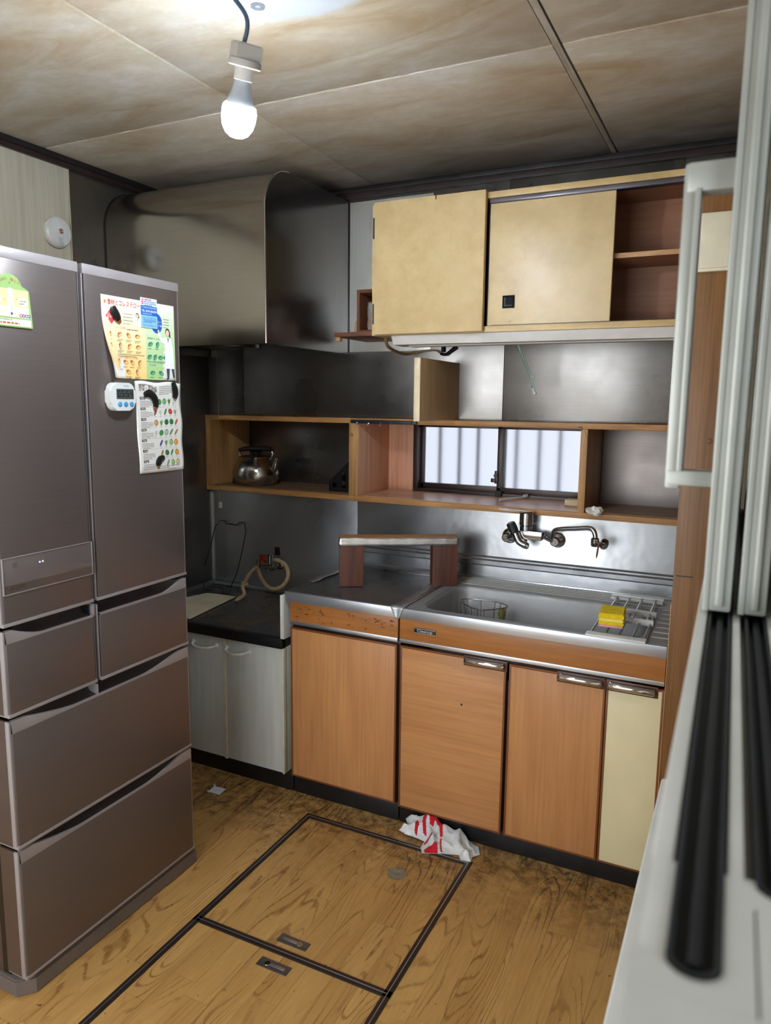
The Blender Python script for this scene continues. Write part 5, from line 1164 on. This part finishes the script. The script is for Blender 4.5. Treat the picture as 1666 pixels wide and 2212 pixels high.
s0 = P(1106, 1140, 'y', FY-.02); s1 = P(1143, 1180, 'y', FY-.05)
MB().tube([(cx-.004, FY-.005, zc-.018), (cx-.002, FY-.015, zc-.036), (cx-.010, FY-.02, zc-.044)], .012, 12, 4).obj('outlet', M['chrome'], mt)
MB().tube([Vector((cx-.004, FY-.02, s1.z-.002)), s1+Vector((-.014, .02, -.003)), P(1122, 1170, 'y', FY-.03), P(1113, 1150, 'y', FY-.028), s0], [.0125, .013, .0135, .0135, .013], 14, 5).obj('short_spout', M['chrome'], mt)
MB().tube([P(1113, 1153, 'y', FY-.027), P(1109, 1143, 'y', FY-.024), P(1104, 1132, 'y', FY-.02)], [.0165, .018, .0175], 16, 4).obj('black_sleeve', M['rubber'], mt)
MB().lathe([(.0175, 0), (.016, .005), (.008, .009), (0, .010)], P(1104, 1132, 'y', FY-.02), (P(1104, 1132, 'y', 0)-P(1109, 1143, 'y', 0)), 20).obj('sleeve_cap', M['chrome'], mt)
sp = [P(1194, 1162, 'y', -.075), P(1194, 1154, 'y', -.078), P(1199, 1146, 'y', -.082), P(1212, 1143, 'y', -.088), P(1240, 1142, 'y', -.098), P(1272, 1141, 'y', -.110), P(1282, 1146, 'y', -.114), P(1286, 1156, 'y', -.115), P(1286, 1166, 'y', -.115)]
MB().tube(sp, .0088, 14, 6).obj('swivel_pipe', M['chrome'], mt)
hq = P(1286, 1164, 'y', -.115)
MB().lathe([(.010, .004), (.0145, 0), (.0145, -.022), (.012, -.028), (0, -.028)], hq, (0, 0, 1), 24).tube([hq+Vector((0, 0, -.016)), hq+Vector((.030, -.012, -.018))], .0105, 14).obj('end_valve', M['chrome'], mt)
e_ = hq+Vector((.034, -.013, -.014)); MB().lathe([(0, -.018), (.012, -.016), (.0155, -.008), (.0155, .008), (.012, .016), (0, .020)], e_, (.3, -.5, .8), 20).obj('valve_cap', M['chrome'], mt)
a_ = hq+Vector((.018, -.024, -.006)); MB().tube([a_, a_+Vector((-.001, -.004, -.018)), a_+Vector((-.004, -.004, -.045)), a_+Vector((-.006, -.002, -.058))], [.004, .006, .0065, .002], 8, 4, flat=.5).obj('leather_tag', M['brass'], mt)
# ================================================================= FLOOR THINGS
# towel: outline on the floor, folds as a height field rising against the toe kick
ol = [(862, 1795), (873, 1790), (886, 1795), (884, 1768), (888, 1752), (930, 1758), (975, 1772), (1004, 1784), (1018, 1803), (1034, 1829), (1037, 1845), (1021, 1850), (1017, 1861), (994, 1856), (992, 1846), (960, 1843), (912, 1842), (909, 1830), (917, 1818), (893, 1808), (876, 1803)]
pol = []
for x, y in ol:
    g_ = P(x, y, 'z', .006)
    if g_.y > -.585: g_ = P(x, y, 'y', -.585-.02*random.random()) if False else Vector((g_.x, min(g_.y, -.556), 0))
    pol.append((g_.x, g_.y))
def inside(x, y, p):
    c = False; j = len(p)-1
    for i in range(len(p)):
        if (p[i][1] > y) != (p[j][1] > y) and x < (p[j][0]-p[i][0])*(y-p[i][1])/(p[j][1]-p[i][1]+1e-12)+p[i][0]: c = not c
        j = i
    return c
def edist(x, y, p):
    m_ = 9
    for i in range(len(p)):
        ax_, ay_ = p[i-1]; bx_, by_ = p[i]; L2 = (bx_-ax_)**2+(by_-ay_)**2 or 1e-9; t_ = max(0, min(1, ((x-ax_)*(bx_-ax_)+(y-ay_)*(by_-ay_))/L2))
        m_ = min(m_, math.hypot(x-ax_-t_*(bx_-ax_), y-ay_-t_*(by_-ay_)))
    return m_
def th_(x, y):
    e = edist(x, y, pol) if inside(x, y, pol) else 0
    v = Vector((x*9, y*9, 0)); rid = abs(noise.noise(v*1.1+Vector((2, 0, 0)))); r2 = abs(noise.noise(v*2.3))
    lift = max(0, (y+.66)/.11); lift = min(lift, 1)**1.5*.055*min(1, max(0, (1.56-x)/.10))
    return .0035+min(e/.012, 1)*(.004+.030*(1-min(1, rid*3.2))*.8+.010*(1-min(1, r2*3)))*min(1, e/.03+.25)+lift*min(1, e/.02+.35)
tw = thing('towel', 'crumpled white towel with bold red print on the floor under the sink cabinet', 'towel', (1.45, -.6, 0))
bm_ = MB(); N = 130; xs = [p[0] for p in pol]; ysq = [p[1] for p in pol]; gx0, gx1, gy0, gy1 = min(xs)-.004, max(xs)+.004, min(ysq)-.004, max(ysq)+.004
grid = {}
cell = lambda i, j: (gx0+(gx1-gx0)*i/N, gy0+(gy1-gy0)*j/N)
def snap(x, y):
    if inside(x, y, pol): return x, y
    best = (9, x, y)
    for i in range(len(pol)):
        ax_, ay_ = pol[i-1]; bx_, by_ = pol[i]; L2 = (bx_-ax_)**2+(by_-ay_)**2 or 1e-9; t_ = max(0, min(1, ((x-ax_)*(bx_-ax_)+(y-ay_)*(by_-ay_))/L2)); qx, qy = ax_+t_*(bx_-ax_), ay_+t_*(by_-ay_); d_2 = math.hypot(x-qx, y-qy)
        if d_2 < best[0]: best = (d_2, qx, qy)
    return best[1], best[2]
RED = [[(897, 1796), (903, 1792), (906, 1801), (900, 1806), (896, 1803)], [(912, 1798), (920, 1784), (926, 1788), (920, 1800), (922, 1812), (914, 1808)], [(928, 1798), (930, 1790), (945, 1795), (956, 1786), (957, 1800), (956, 1818), (951, 1820), (949, 1806), (940, 1801), (936, 1806), (928, 1804)], [(918, 1818), (940, 1815), (940, 1820), (915, 1824)], [(916, 1832), (944, 1829), (946, 1839), (918, 1838)], [(926, 1786), (932, 1790), (930, 1796), (922, 1790)], [(950, 1822), (955, 1820), (953, 1828), (956, 1838), (951, 1836)], [(868, 1796), (873, 1797), (871, 1801)]]
RW = [[(lambda p: (p.x, p.y))(P(x, y, 'z', .012)) for x, y in r_] for r_ in RED]
for i in range(N):
    for j in range(N):
        cs = [cell(i, j), cell(i+1, j), cell(i+1, j+1), cell(i, j+1)]
        if sum(inside(*c_2, pol) for c_2 in cs) < 2: continue
        mid = cell(i+.5, j+.5); vs = []
        for (a_i, b_i), c_2 in zip(((i, j), (i+1, j), (i+1, j+1), (i, j+1)), cs):
            if (a_i, b_i) not in grid: x, y = snap(*c_2); grid[(a_i, b_i)] = bm_.bm.verts.new((x, y, th_(x, y)))
            vs.append(grid[(a_i, b_i)])
        try:
            f_ = bm_.bm.faces.new(vs); f_.material_index = 1 if any(inside(*mid, r_) for r_ in RW) else 0
        except ValueError: pass
bm_.obj('cloth', [M['towel'], M['towel_red']], tw, angle=180, solid=.002)
# small white plastic clip on the floor
pc_ = [P(449, 1711, 'z', .001), P(463, 1699, 'z', .001), P(488, 1705, 'z', .001), P(474, 1718, 'z', .001)]
lt = MB().prism(pc_, (0, 0, .0025), .0006)
for i in (0, 1): lt.box(pc_[i].x-.003, pc_[i].x+.004, pc_[i].y-.003, pc_[i].y+.003, .001, .010, bev=.001)
lt = lt.obj('plastic_scrap', plain('pale_plastic_scrap', C(206, 212, 216), .4, var=.03)); tag(lt, 'small pale square plastic scrap on the floor in front of the white stove cabinet', 'scrap')
